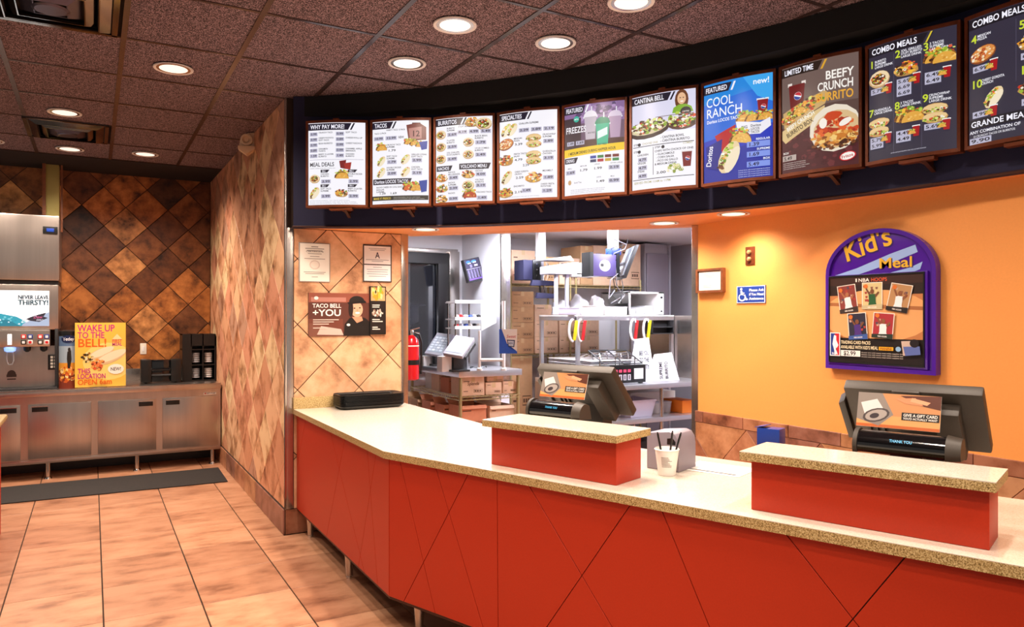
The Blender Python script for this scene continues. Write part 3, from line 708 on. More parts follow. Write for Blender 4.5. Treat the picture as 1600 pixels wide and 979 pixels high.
# paper cup with pens
p = at0(1042, 741, CT)
t = thing('paper_cup', 'white paper cup holding pens on the counter', 'cup', (p.x, p.y, CT))
obj('cup_wall', M().lathe([(.036, .001), (.05, .106), (.053, .108), (.05, .112), (.047, .106), (.033, .01), (0, .01)], (p.x, p.y, CT), 28), 'paper', t, smooth=True)
toc = (Vector((0,0,0))-Vector((p.x, p.y, 0))).normalized(); rt = Vector((-toc.y, toc.x, 0))
def cupfn(x, y, d):
    h = .098-y*.001; r = .036+.014*(h/.106)+.0006+d*.3; a = x*.001/.04
    return Vector((p.x, p.y, CT+h))+toc*(r*math.cos(a))+rt*(r*math.sin(a))
c = Canvas(cupfn)
for i in range(9):
    w_ = random.uniform(24, 42); c.rect(-21, 18+i*5, -21+w_, 19.6+i*5, '#6c665e', 4)
c.build(t, names=('cup_print', 'cup_lettering'))
for i, (dx, dy, l, ma) in enumerate(((-.02, .0, .16, 'black_plastic'), (.012, .01, .17, 'black_plastic'), (.03, -.005, .16, 'black_plastic'))):
    q = Vector((p.x, p.y, CT+.012)); tip = q+rt*(dx*1.9)+toc*dy*2+Vector((0,0,l))
    one('pen', M().cyl(q+rt*dx*.4, tip, .004, .0045, 10).cyl(tip, tip+(tip-q)*.04, .003, .003, 8), ma, ['black pen leaning left in the paper cup', 'black pen standing upright in the paper cup', 'black pen leaning right in the paper cup'][i], 'pen', 'pens in the paper cup', smooth=True)
# form on the counter
a, b_, c_, d_ = atz(1068, 737, CT), atz(1120, 718, CT), atz(1176, 727, CT), atz(1166, 752, CT)
ctr = (a+c_)/2; ctr.z = 0; u_ = E1; 
t = thing('paper_form', 'white printed form lying on the counter left of the right ledge', 'paper', (ctr.x, ctr.y, CT))
o0 = ctr-E1*.14-N1*.12
obj('sheet', M().obox(o0+Vector((0,0,CT+.001)), E1*.28, N1*.22, (0,0,.001)), 'paper', t)
c = Canvas(plane_fn(o0+Vector((0,0,CT+.002))+N1*.22, E1, -N1, (0,0,1), .0028, .0022), base=.0005)
for i in range(8): c.rect(8, 12+i*7, 8+random.uniform(40, 80), 13.4+i*7, '#8a8c94', 3)
c.rect(8, 84, 92, 88, '#20242c', 3)
c.build(t, names=('form_print', 'form_lettering'))
# blue carton behind the right ledge
p = at0(1180, 712, CT)+N1*.07
t = thing('blue_carton', 'blue open carton tucked behind the left end of the right ledge', 'carton', (p.x, p.y, CT))
obj('carton_body', M().obox(p+Vector((0,0,CT+.001))-E1*.02, E1*.11, N1*.08, (0,0,.125)), 'blue_sign', t, bevel=.002)
obj('carton_flap', M().obox(p+Vector((0,0,CT+.126))-E1*.03, E1*.05+Vector((0,0,.01)), N1*.08, (0,0,.003)), 'blue_sign', t)
# stack of serving trays
tl, tr = aty(524, 632, YC-.14), aty(625, 632, YC-.14)
def tray_mesh():
    m = M(); n = 24; prof = [(.0, .002), (.88, .002), (.93, .012), (1.0, .024), (1.015, .024), (1.01, .018), (.95, .006), (.9, -.001), (.0, -.001)]
    hx, hy = (tr.x-tl.x)/2/1.015, .125; vs = []
    def rr(k):
        out = []; r = .05; 
        for i in range(n):
            a = 2*math.pi*i/n+math.pi/n; sx = 1 if math.cos(a) > 0 else -1; sy = 1 if math.sin(a) > 0 else -1
            out.append((sx*(hx-r)+r*math.cos(a)*1.0, sy*(hy-r)+r*math.sin(a)))
        return [(x*k if k < .9 else x-math.copysign(hx*(1-k), x)*1.0, y*k if k < .9 else y-math.copysign(hx*(1-k), y)) for x, y in out]
    for k, z in prof: vs += [(x, y, z) for x, y in rr(max(k, .001))]
    fs = [(i*n+j, i*n+(j+1) % n, (i+1)*n+(j+1) % n, (i+1)*n+j) for i in range(len(prof)-1) for j in range(n)]
    return m.add(vs, fs)
tm = tray_mesh(); cx = (tl.x+tr.x)/2
first = None
for k in range(9):
    z = CT+.003+k*.0095
    if first is None:
        first = one('serving_tray', tm, 'black_plastic', 'black plastic serving tray in the stack on the counter end', 'tray', 'stacked serving trays', smooth=True); o = first
    else: o = first.copy(); C.objects.link(o)
    if k in (0, 8): o['label'] = 'lowest black serving tray, resting on the quartz worktop' if k == 0 else 'topmost black serving tray of the stack on the counter end'
    else: o['label'] = 'black serving tray in the middle of the stack on the counter end'
    o.location = (cx+random.uniform(-.003, .003), YC-.15+random.uniform(-.003, .003), z)
# ------------------------------------------------------------------ notices on the middle wall
def sheet(name, label, cat, u0, v0, u1, v1, Yp, th=.006, ma='paper', group=None):
    a, b = aty(u0, v0, Yp), aty(u1, v1, Yp); 
    t = thing(name, label, cat, ((a.x+b.x)/2, Yp, b.z), group)
    obj('backing', M().box((a.x, Yp, b.z), (b.x, Yp+th, a.z)), ma, t)
    return t, Canvas(plane_fn((a.x, Yp, a.z), (1,0,0), (0,0,-1), (0,-1,0), (b.x-a.x)/100, (a.z-b.z)/100), base=.0008)
YW = YC-.008
t, c = sheet('framed_certificate', 'pale printed certificate, left of the two notices on the tiled wall', 'notice', 467, 378, 516, 441, YW)
c.rect(0, 0, 100, 100, '#8a8078', 4); c.rect(3, 2, 97, 98, '#efe8dc', 4); c.ell(50, 56, 17, 12, '#d8c8ba'); c.ell(50, 56, 13, 9, '#eadfd2')
for i, (y_, w_, h_) in enumerate(((9, 22, 2.4), (14, 60, 2), (19, 50, 2), (27, 44, 1.6), (34, 30, 1.4), (40, 66, 1.4), (74, 70, 1.4), (78, 60, 1.4), (86, 20, 1.2))): c.rect(50-w_/2, y_, 50+w_/2, y_+h_, '#8a8078', 2)
c.text('CERTIFICATE', 50, 24, 3, '#6a6058', 56, align='C'); c.build(t)
t, c = sheet('grade_notice', 'white inspection notice with a large letter A, right of the certificate', 'notice', 567, 381, 612, 441, YW)
c.rect(0, 0, 100, 100, '#3a2c28', 4); c.rect(4, 4, 96, 52, '#f3f1f0', 4); c.rect(4, 55, 96, 97, '#f0eeee', 4)
c.text('A', 50, 36, 16, '#262a4a', align='C')
for y_, w_ in ((10, 60), (14, 50), (40, 80), (44, 40), (60, 30), (66, 74), (72, 70), (78, 74), (84, 60)): c.rect(50-w_/2, y_, 50+w_/2, y_+1.3, '#8a8c98', 2)
c.build(t)
t, c = sheet('recruiting_poster', 'wide dark poster of a smiling employee in a cap below the notices', 'poster', 482, 457, 578, 524, YW, .008, 'black_plastic')
c.rect(0, 0, 100, 100, '#5a3026', 8); c.rect(0, 0, 100, 22, '#8c4c3a', 8); c.rect(0, 60, 55, 100, '#6e3a2c', 8); c.rect(4, 10, 60, 20, '#b0786a', 4); c.poly([(8, 96), (18, 76), (52, 84), (56, 98)], '#c8b0a4'); c.poly([(0, 70), (22, 70), (12, 100), (0, 100)], '#7a4a3a')
c.poly([(56, 100), (58, 72), (66, 58), (78, 54), (92, 58), (100, 68), (100, 100)], '#16100e'); c.poly([(70, 56), (86, 54), (88, 64), (78, 70)], '#c48a6c')
c.ell(78, 38, 10, 18, '#d9a486'); c.ell(68, 36, 4, 20, '#20120e'); c.ell(78, 20, 13, 14, '#1c1614', 0, 14, 0, 0, 180); c.poly([(62, 21), (92, 17), (94, 22), (64, 26)], '#0e0c0c')
c.ell(74, 35, 1.6, 1.6, '#2a1a14'); c.ell(83, 34, 1.6, 1.6, '#2a1a14'); c.ell(79, 46, 4, 2.4, '#f6ece4'); c.ell(78.6, 40, 1.2, 3, '#c48a6c'); c.ell(64, 74, 3, 3, '#e8e0dc')
c.text('TACO BELL', 6, 34, 9, '#f6f0ea', 46); c.text('+YOU', 6, 53, 15, '#f6f0ea', 46)
for i in range(3): c.rect(7, 61+i*5, 48-i*8, 63+i*5, '#d8c4b8', 3)
c.rect(7, 80, 30, 82, '#d8c4b8', 2); c.ell(12, 12, 3.5, 4, '#efe6e0'); c.build(t)
t, c = sheet('brochure_holder', 'narrow dark brochure strip with small food pictures beside the poster', 'brochure', 578, 447, 603, 522, YW-.012, .02, 'black_plastic')
rnd = random.Random(5)
c.rect(6, 14, 94, 97, '#1c1412', 2); c.rect(6, 2, 94, 30, '#caa070', 3); c.scatter(46, 14, 36, 10, 0, CHS+['#f6d98a', '#c8622f', '#8fae2e'], 40, 8, rnd); c.scatter(50, 56, 34, 6, 0, ['#c8b8a8', '#8a6a5a', '#e8dcd0'], 30, 6, rnd)
for y_ in (38, 42, 68, 72, 84, 88): c.rect(14, y_, 14+rnd.uniform(30, 66), y_+2, '#d8d0c8', 2)
c.build(t)
# ================================================================== MENU BOARDS
BC, BR = (-.848, 1.444), 4.35
BZ0, BZ1 = 2.325, 2.93
def board(i, label, paint, bg='#f6f4fb'):
    a0, a1 = [math.radians(60.5-5.99*k) for k in (i+.02, i+.98)]
    p0 = Vector((BC[0]+BR*math.cos(a0), BC[1]+BR*math.sin(a0), 0)); p1 = Vector((BC[0]+BR*math.cos(a1), BC[1]+BR*math.sin(a1), 0))
    U = (p1-p0).normalized(); W = (p1-p0).length; Nn = U.cross(Vector((0,0,1)))        # towards the customers
    mid = (p0+p1)/2; H = BZ1-BZ0; bulge = .026
    t = thing('menu_board', label, 'menu board', (mid.x, mid.y, BZ0), 'lit menu boards on the header')
    def S(s, z, d): return p0+U*(s*W)+Nn*(bulge*(1-(2*s-1)**2)+d)+Vector((0,0,z))
    fr = .017
    # curved case, rails and stiles
    n = 12; m = M(); vs = []
    for s in [k/n for k in range(n+1)]: vs += [S(s, BZ0, -.012), S(s, BZ1, -.012), p0+U*(s*W)-Nn*.05+Vector((0,0,BZ1)), p0+U*(s*W)-Nn*.05+Vector((0,0,BZ0))]
    m.add(vs, [(4*k+j, 4*k+(j+1) % 4, 4*k+4+(j+1) % 4, 4*k+4+j) for k in range(n) for j in range(4)]+[(0,1,2,3), (4*n+3, 4*n+2, 4*n+1, 4*n)])
    obj('case', m, 'bronze_frame', t, smooth=True)
    for z0, z1, nm in ((BZ0, BZ0+fr, 'bottom_rail'), (BZ1-fr, BZ1, 'top_rail')):
        m = M(); vs = []
        for s in [k/n for k in range(n+1)]: vs += [S(s, z0, -.008), S(s, z1, -.008), S(s, z1, .006), S(s, z0, .006)]
        m.add(vs, [(4*k+(j+1) % 4, 4*k+j, 4*k+4+j, 4*k+4+(j+1) % 4) for k in range(n) for j in range(4)]+[(3,2,1,0), (4*n, 4*n+1, 4*n+2, 4*n+3)])
        obj(nm, m, 'bronze_frame', t)
    for s in (0, 1):
        o = S(s, BZ0, -.01)-U*(fr*.8 if s else 0)
        obj('side_rail', M().obox(o, U*fr*.8, Nn*.018, (0,0,H)), 'bronze_frame', t)
    e = fr/W
    m = M(); vs = []
    for k in range(33):
        s = e+(1-2*e)*k/32; vs += [S(s, BZ0+fr, -.002), S(s, BZ1-fr, -.002)]
    m.add(vs, [(2*k, 2*k+2, 2*k+3, 2*k+1) for k in range(32)])
    pm = bpy.data.meshes.new('lit_panel'); pm.from_pydata(m.v, [], m.f); pm.transform(Matrix.Translation(-base_of(t)))
    at_ = pm.color_attributes.new('Col', 'FLOAT_COLOR', 'CORNER'); at_.data.foreach_set('color', [*lin(bg), 1]*len(at_.data)); pm.materials.append(MATS['print_lit'])
    for f in pm.polygons: f.use_smooth = True
    po = bpy.data.objects.new('lit_panel', pm); C.objects.link(po); po.parent = t
    c = Canvas(lambda x, y, d: S(e+(1-2*e)*x/100, BZ1-fr-(H-2*fr)*y/145, d-.002), base=.0012, step=.00005); c.strip = 4; c.lim = (0, 0, 100, 145); c.lift = .0003
    paint(c, random.Random(40+i)); c.build(t, 'print_lit')
    # bracket and top clip
    q = p0+U*(W*.62)
    obj('bracket_arm', M().obox(q+Vector((0,0,BZ0-.022))-U*.02-Nn*.14, U*.03, Nn*.15, (0,0,.018)).obox(q+Vector((0,0,BZ0-.02))-U*.1-Nn*.02, U*.16, Nn*.045, (0,0,.016)), 'bronze_frame', t)
    obj('bracket_strut', M().prism([q+Nn*.02+Vector((0,0,BZ0-.004)), q+Nn*.02+Vector((0,0,BZ0-.02)), q-Nn*.1+Vector((0,0,BZ0-.06)), q-Nn*.1+Vector((0,0,BZ0-.04))], U*.02), 'bronze_dark', t)
    obj('top_clip', M().obox(p0+U*(W*.46)+Nn*(bulge-.02)+Vector((0,0,BZ1)), U*.04, Nn*.03, (0,0,.01)), 'bronze_frame', t)
    return t
DK = '#1d1a2c'; GR = '#b9b6cc'
def head(c, s, w, dark=DK):
    c.poly([(0, 1), (w+9, 1), (w+3, 13), (0, 13)], dark); c.text(s, 4, 10.6, 7.2, '#f6f4ff', w-7)
    c.poly([(w+12, 1), (w+15, 1), (w+9, 13), (w+6, 13)], dark)
def band(c, s, x, y, w, dark=DK, h=9):
    c.poly([(x, y), (x+w, y), (x+w-4, y+h), (x, y+h)], dark); c.text(s, x+2.5, y+h*.78, h*.58, '#f6f4ff', w-9)
def price(c, p, x, y, w=13, h=5.5, box=True, col='#14141e'):
    if box: c.rect(x, y-h, x+w, y+1.2, GR, 1)
    c.text(p, x+1.5, y-.6, h*.66, col, w-3)
def item(c, lines, x, y, w, h=2.6, col='#24222e'):
    for k, s in enumerate(lines): c.text(s, x, y+k*(h+1.2), h, col, min(w, 2.1*h/2.6*len(s)))
def fine(c, x, y, w, rows, rnd, col='#6a687a'):
    for k in range(rows): c.text('prices and participation may vary at each location', x, y+k*2.6, 1.3, col, w*rnd.uniform(.8, 1), bold=0)
def b_value(c, r):
    head(c, 'WHY PAY MORE!', 68)
    L = [(['CRUNCHY TACO'], '0.99'), (['CRISPY POTATO', 'SOFT TACO'], '0.99'), (['BEAN BURRITO'], '0.99'), (['CINNAMON', 'TWISTS'], '0.89'), (['BEEFY 5-LAYER', 'BURRITO'], '1.59')]
    Rr = [(['SOFT TACO'], '0.99'), (['CHEESE ROLL-UP'], '0.89'), (['CHEESY NACHOS'], '0.99'), (['CARAMEL APPLE', 'EMPANADA'], '0.99'), (['CHICKEN', 'BURRITO'], '1.49')]
    for k in range(5):
        y = 22+k*9.6
        price(c, L[k][1], 3, y, 14); item(c, L[k][0], 19, y-3.4, 27); price(c, Rr[k][1], 50, y, 14); item(c, Rr[k][0], 67, y-3.4, 28)
    c.rect(3, 65, 97, 65.6, '#9a98ac'); c.text('MEAL DEALS', 3, 77, 7, '#24222e', 44); c.text('includes medium drink and a crunchy taco', 3, 81, 1.6, '#44424e', 46, bold=0)
    c.poly([(56, 68), (68, 66), (66, 82), (58, 80)], '#7a1a1c'); c.poly([(64, 72), (77, 70), (75, 83), (66, 82)], '#a12a22')
    for k, (x, y, s) in enumerate(((12, 98, 10), (60, 98, 13), (12, 124, 13), (60, 124, 11))):
        (burrito, taco, soft_taco, nachos)[k](c, x, y, s, r)
        band(c, 'DEAL %d' % (k+1), x+11, y-15, 16, h=5); item(c, [['CHICKEN', 'BURRITO'], ['DOUBLE DECKER', 'TACO'], ['SOFT TACO', 'SUPREME'], ['BEEFY 5-LAYER', 'BURRITO']][k], x+11, y-6, 24); price(c, '2.99', x+12, y+8, 17)
    fine(c, 4, 138, 88, 3, r)
def b_tacos(c, r):
    head(c, 'TACOS', 30)
    c.poly([(62, 8), (84, 4), (96, 12), (96, 34), (66, 36)], '#7a3a34'); c.poly([(66, 14), (88, 11), (88, 32), (68, 33)], '#b88078'); c.text('12', 71, 28, 10, '#4a1c1c'); c.rect(72, 4, 86, 7, '#5a2420', 1)
    taco(c, 66, 41, 9, r); taco(c, 76, 43, 9, r); taco(c, 86, 46, 9, r); c.poly([(84, 38), (98, 36), (97, 50), (88, 52)], '#24409c')
    item(c, ["TACO 12 PACK"], 4, 22, 22); item(c, ["VARIETY TACO 12 PACK"], 26, 17, 34); price(c, '10.99', 3, 32, 18); price(c, '12.99', 25, 32, 20); c.text('NEW!', 48, 31, 4, '#24222e', 10)
    for k, (x, y, nm, p) in enumerate(((18, 50, ['CRUNCHY TACO', 'SUPREME'], '1.79'), (18, 70, ['SOFT TACO', 'SUPREME'], '1.79'), (18, 90, ['DOUBLE DECKER', 'SUPREME'], '2.09'), (62, 68, ['GRILLED STEAK', 'SOFT TACO'], '2.99'), (62, 90, ['CHICKEN', 'SOFT TACO'], '2.19'))):
        (taco if k < 1 else soft_taco)(c, x-1, y, 11, r); item(c, nm, x+9, y-7, 26); price(c, p, x+10, y+4, 17, box=k > 0)
    band(c, 'Doritos LOCOS TACOS', 2, 101, 70, h=10); item(c, ['NACHO CHEESE OR COOL RANCH'], 8, 117, 50); item(c, ['REGULAR', 'SUPREME'], 8, 121, 16)
    price(c, '1.39', 12, 129, 15, box=False); price(c, '1.69', 32, 129, 15, box=False); taco(c, 68, 121, 13, r, '#d8642c'); taco(c, 80, 122, 13, r); c.poly([(84, 106), (98, 104), (97, 124), (88, 126)], '#24409c')
    c.rect(0, 131, 100, 139, '#2a2620'); c.text('MAKE IT FRESCO', 3, 137, 3.6, '#e8c84a', 32); fine(c, 40, 134.6, 56, 2, r, '#d8d4cc'); fine(c, 20, 142.5, 60, 1, r)
def b_burritos(c, r):
    head(c, 'BURRITOS', 42); nachos(c, 66, 9, 13, r); burrito(c, 86, 12, 14, r)
    P = [(10, 27, burrito, ['BURRITO', 'SUPREME'], '2.69'), (10, 48, burrito, ['7-LAYER', 'BURRITO'], '2.59'), (10, 69, burrito, ['XXL CHALUPA', 'POTATO BURRITO'], '2.49'), (60, 43, burrito, ['BLACK BEAN', 'BURRITO'], '1.79'), (60, 64, burrito, ['1/2 LB COMBO', 'BURRITO'], '2.49')]
    for x, y, f, nm, p in P: f(c, x, y, 10, r); item(c, nm, x+11, y-8, 24); price(c, p, x+12, y+4, 18)
    item(c, ['XXL GRILLED', 'STUFT BURRITO'], 42, 14, 28)
    for k, p in enumerate(('4.19', '4.99', '5.49')): price(c, p, 41+k*20, 28, 17)
    band(c, 'NACHOS', 2, 82, 30); band(c, 'VOLCANO MENU', 44, 80, 54, h=10)
    for k, (x, y, f, nm, p) in enumerate(((12, 102, nachos, ['NACHOS', 'BELLGRANDE'], '3.49'), (12, 120, nachos, ['NACHOS', 'SUPREME'], '2.39'), (12, 138, nachos, ['NACHOS'], '0.99'), (60, 98, nachos, ['VOLCANO', 'NACHOS'], '4.09'), (60, 117, burrito, ['VOLCANO', 'BURRITO'], '3.19'), (62, 138, taco, ['VOLCANO TACO'], '1.49'))):
        if f is taco: f(c, x, y, 13, r, '#b8401c')
        else: f(c, x, y, 11, r)
        item(c, nm, x+12, y-7, 26); price(c, p, x+13, y+3.5, 17)
def b_special(c, r):
    head(c, 'SPECIALTIES', 44); item(c, ['CHALUPA SUPREME'], 36, 21, 34, 3)
    for k, p in enumerate(('2.29', '2.89', '2.19')): price(c, p, 36+k*21, 33, 18)
    soft_taco(c, 13, 28, 14, r); soft_taco(c, 24, 28, 13, r)
    for x, y, f, nm, p in ((12, 52, pizza, ['MEXICAN', 'PIZZA'], '3.39'), (12, 78, nachos, ['FIESTA TACO', 'SALAD'], '4.79'), (14, 108, soft_taco, ['CHEESY GORDITA', 'CRUNCH'], '2.59'), (12, 132, nachos, ['ENCHIRITO'], '2.19')):
        f(c, x, y, 14, r); item(c, nm, x+15, y-7, 24); price(c, p, x+15, y+4, 17, box=False)
    for x, y, f, nm, p in ((62, 50, wrap, ['CRUNCHWRAP', 'SUPREME'], '2.89'), (62, 78, wrap, ['QUESADILLA', 'CHICKEN'], '3.19'), (62, 110, nachos, ['MEXIMELT'], '1.89')):
        f(c, x, y, 14, r); item(c, nm, x+15, y-8, 22); price(c, p, x+16, y+4, 17)
    price(c, '2.29', 42, 92, 14, box=False); price(c, '1.49', 42, 134, 16); item(c, ['CHEESY FIESTA', 'POTATOES'], 74, 124, 22); price(c, '1.29', 76, 136, 17); fine(c, 10, 142, 70, 1, r)
def b_freezes(c, r):
    c.rect(0, 0, 100, 70, '#6a5068'); c.rect(0, 0, 100, 30, '#8a6a9a'); c.scatter(60, 14, 40, 14, 0, ['#b090c0', '#6a4a7c', '#9a80aa', '#54406a'], 50, 5, r); c.rect(0, 58, 100, 74, '#4c2c26'); c.rect(0, 20, 30, 74, '#3c2a34')
    c.poly([(0, 1), (38, 1), (33, 13), (0, 13)], DK); c.text('FEATURED', 3, 10.4, 7, '#f6f4ff', 30); c.poly([(41, 1), (44, 1), (39, 13), (36, 13)], '#f0f0f8')
    def frz(x, y, s, col, lid):
        c.poly([(x-s*.34, y-s*.5), (x+s*.34, y-s*.5), (x+s*.26, y+s*.7), (x-s*.26, y+s*.7)], col); c.ell(x, y-s*.5, s*.38, s*.34, lid, 0, 14, 0, 0, 180); c.rect(x-s*.4, y-s*.52, x+s*.4, y-s*.44, '#e8f0f0', 1); c.rect(x+s*.04, y-s*1.05, x+s*.1, y-s*.8, '#e4e4ec', 1)
    frz(46, 36, 30, '#c4b8c4', '#ece6ee'); frz(86, 38, 28, '#b498b4', '#d8c8dc'); frz(66, 50, 32, '#2fb28c', '#1f8a68'); c.poly([(58, 46), (74, 40), (74, 52), (58, 58)], '#e2f4ee')
    c.ell(22, 22, 5, 5, '#2fb09c'); c.text('MTN', 22, 23.4, 2.4, '#f2fffa', 7, align='C'); c.text('FREEZES', 3, 44, 10, '#f4f0f6', 36); c.text('MANGO FREEZE', 42, 48, 2.4, '#201820', 12, bold=0); c.text('FRUIT FREEZE', 66, 68, 2.6, '#103a30', 14, align='C')
    price(c, '1.49', 5, 63, 13); price(c, '1.69', 21, 63, 15)
    c.poly([(0, 70), (100, 66), (100, 78), (0, 83)], '#f2c81e'); c.text("1 MEDIUM DRINKS DURING HAPPIER HOUR", 7, 79.5, 4.4, '#241c10', 80, rise=-.04)
    band(c, 'DRINKS', 1, 84, 24)
    for k in range(8): c.rect(46+(k % 4)*12, 84+(k//4)*6, 56+(k % 4)*12, 88.6+(k//4)*6, ['#24409c', '#2a7a3a', '#6a1c1c', '#7a2c24', '#1c2c5c', '#b02030', '#c8a02a', '#3a8a4a'][k], 1)
    for x, y, p, s in ((3, 110, '1.69', 'SMALL'), (26, 108, '1.79', 'MEDIUM'), (50, 107, '1.99', 'LARGE'), (76, 107, '2.19', 'EXTRA LARGE'), (54, 128, '1.49', ''), (76, 128, '0.99', 'MILK')): price(c, p, x, y, 17, box=x in (3, 76)); c.text(s or 'JUICE', x+3, y-8, 2, '#44424e', bold=0)
    c.ell(10, 124, 3, 4, '#c8a070'); c.text('Iced Tea', 18, 126, 2.6, '#44424e', bold=0); fine(c, 12, 137, 66, 3, r)
def b_cantina(c, r):
    c.rect(0, 0, 100, 60, '#dcdaf0'); head(c, 'CANTINA BELL', 56)
    c.ell(80, 15, 10, 16, '#6a3c22'); c.ell(80, 13, 6.4, 9, '#e6b890'); c.ell(78, 12, 1, .8, '#3a2018'); c.ell(82.5, 12, 1, .8, '#3a2018'); c.ell(80.4, 17.4, 2.4, 1, '#fff2ea'); c.poly([(66, 34), (68, 26), (76, 22), (86, 22), (94, 26), (97, 34)], '#7fae2c'); c.ell(86, 33, 8, 7, '#1c1a20'); c.text('CANTINA', 86, 34, 2, '#e8e4e0', 10, align='C')
    c.ell(28, 54, 34, 13, '#3c2a28', -.08); c.ell(28, 50, 31, 11, '#d8c8a4', -.08); c.scatter(28, 48, 29, 10, -.08, GREEN+CRM+MEAT+TOM+['#f0e6cf', '#3a2a1c'], 130, 3, r)
    c.ell(80, 50, 22, 10, '#5a3a30'); c.scatter(80, 45, 20, 11, 0, GREEN+CRM+MEAT+TOM+['#f0e6cf', '#3a2a1c'], 100, 3, r); c.rect(40, 36, 98, 37, '#7a6a60')
    c.text('- CANTINA BOWL', 48, 70, 3.6, '#24222e', 36); c.text('- CANTINA BURRITO', 48, 75.5, 3.6, '#24222e', 44)
    c.rect(2, 78, 98, 79, '#24222e'); c.text('STEP', 3, 76, 3, '#24222e'); c.ell(13, 75, 2.6, 2.6, '#24222e'); c.text('CHOOSE ONE', 18, 76, 3, '#b8b088', 26); c.rect(36, 81, 36.8, 124, '#24222e', 1); c.rect(2, 129, 98, 130, '#24222e')
    c.text('STEP', 3, 87, 3, '#24222e'); c.ell(13, 86, 2.6, 2.6, '#24222e'); c.text('STEP', 39, 84, 3, '#24222e'); c.ell(52, 83, 2.6, 2.6, '#24222e'); c.text('COMBO', 82, 82, 3, '#b8b088', 14)
    for k, (s, p) in enumerate((('CHICKEN', '4.79'), ('VEGGIE', '4.79'), ('STEAK', '4.99'))): c.text(s, 10, 93+k*12.6, 3, '#24222e'); price(c, p, 11, 101+k*12.6, 15)
    for k, s in enumerate(('CHIPS WITH CHOICE OF ONE:', '- GUACAMOLE', '- CORN SALSA', '- PICO DE GALLO', '& MEDIUM DRINK')): c.text(s, 39+(k in (1, 2, 3))*2, 90+k*5, 3, '#24222e')
    price(c, '2.00', 40, 124, 18, box=False); cup(c, 88, 104, 20, '#7a1418', '#e8e0e0', True); c.scatter(70, 118, 12, 6, 0, CRM+['#b8c46a', '#e8dca8', '#8a9a3a'], 40, 3, r); c.text('SERVED FROM 11AM to 11PM', 4, 136, 3.4, '#b0a878', 60)
def b_cool(c, r):
    c.rect(0, 0, 100, 145, '#1a34b8'); c.rect(0, 0, 100, 52, '#1c86dc'); c.poly([(0, 30), (100, 16), (100, 70), (0, 84)], '#1f6ad6'); c.poly([(0, 110), (100, 90), (100, 145), (0, 145)], '#1c2c9c'); c.poly([(60, 0), (100, 0), (100, 40), (80, 30)], '#3aa4ec')
    c.poly([(0, 3), (44, 3), (39, 15), (0, 15)], DK); c.text('FEATURED', 3, 12.4, 7, '#f6f4ff', 34); c.poly([(47, 3), (50, 3), (45, 15), (42, 15)], '#f0f0f8')
    c.text('new!', 74, 13, 8, '#f4f8ff', 22); c.text('COOL', 4, 34, 13, '#f4f8ff', 42, bold=0); c.text('RANCH', 4, 50, 13, '#f4f8ff', 56, bold=0); c.text('Doritos LOCOS TACOS', 5, 58, 4.6, '#f4f8ff', 54)
    cup(c, 87, 46, 20, '#8a1420', '#e8e8ee', True); taco(c, 62, 63, 13, r); taco(c, 74, 64, 12, r); taco(c, 90, 64, 12, r); c.poly([(50, 62), (54, 82), (84, 84), (98, 74), (97, 62), (84, 68)], '#eceaf2'); c.text('BIG', 58, 74, 4, '#24222e'); c.text('BOX', 58, 80, 4, '#24222e'); c.text('Doritos', 71, 73, 3.4, '#24222e', 14); c.text('LOCOS', 71, 77.6, 3.4, '#24222e', 12); c.text('TACOS', 71, 82, 3.4, '#24222e', 12)
    c.poly([(18, 78), (50, 66), (48, 90), (30, 104)], '#b81c24'); taco(c, 56, 92, 17, r, '#e6b254', .2); c.poly([(4, 92), (30, 84), (26, 130), (6, 124)], '#141e86'); soft_taco(c, 40, 112, 26, r, -1.1); c.text('Doritos', 12, 122, 8, '#f4f4ff', 30, rise=-1.45)
    for k, (s, p) in enumerate((('REGULAR', '1.39'), ('SUPREME', '1.69'), ('BOX', '5.49'))): c.rect(66, 94+k*14, 97, 102+k*14, '#7f96e6'); c.text(p, 68, 100.6+k*14, 5.2, '#14184a', 15); c.text(s, 97, 92.6+k*14, 3, '#f4f8ff', align='R')
    for k in range(4): c.text('limited time only at participating locations', 54, 134+k*3, 1.5, '#d8e0ff', 43, bold=0)
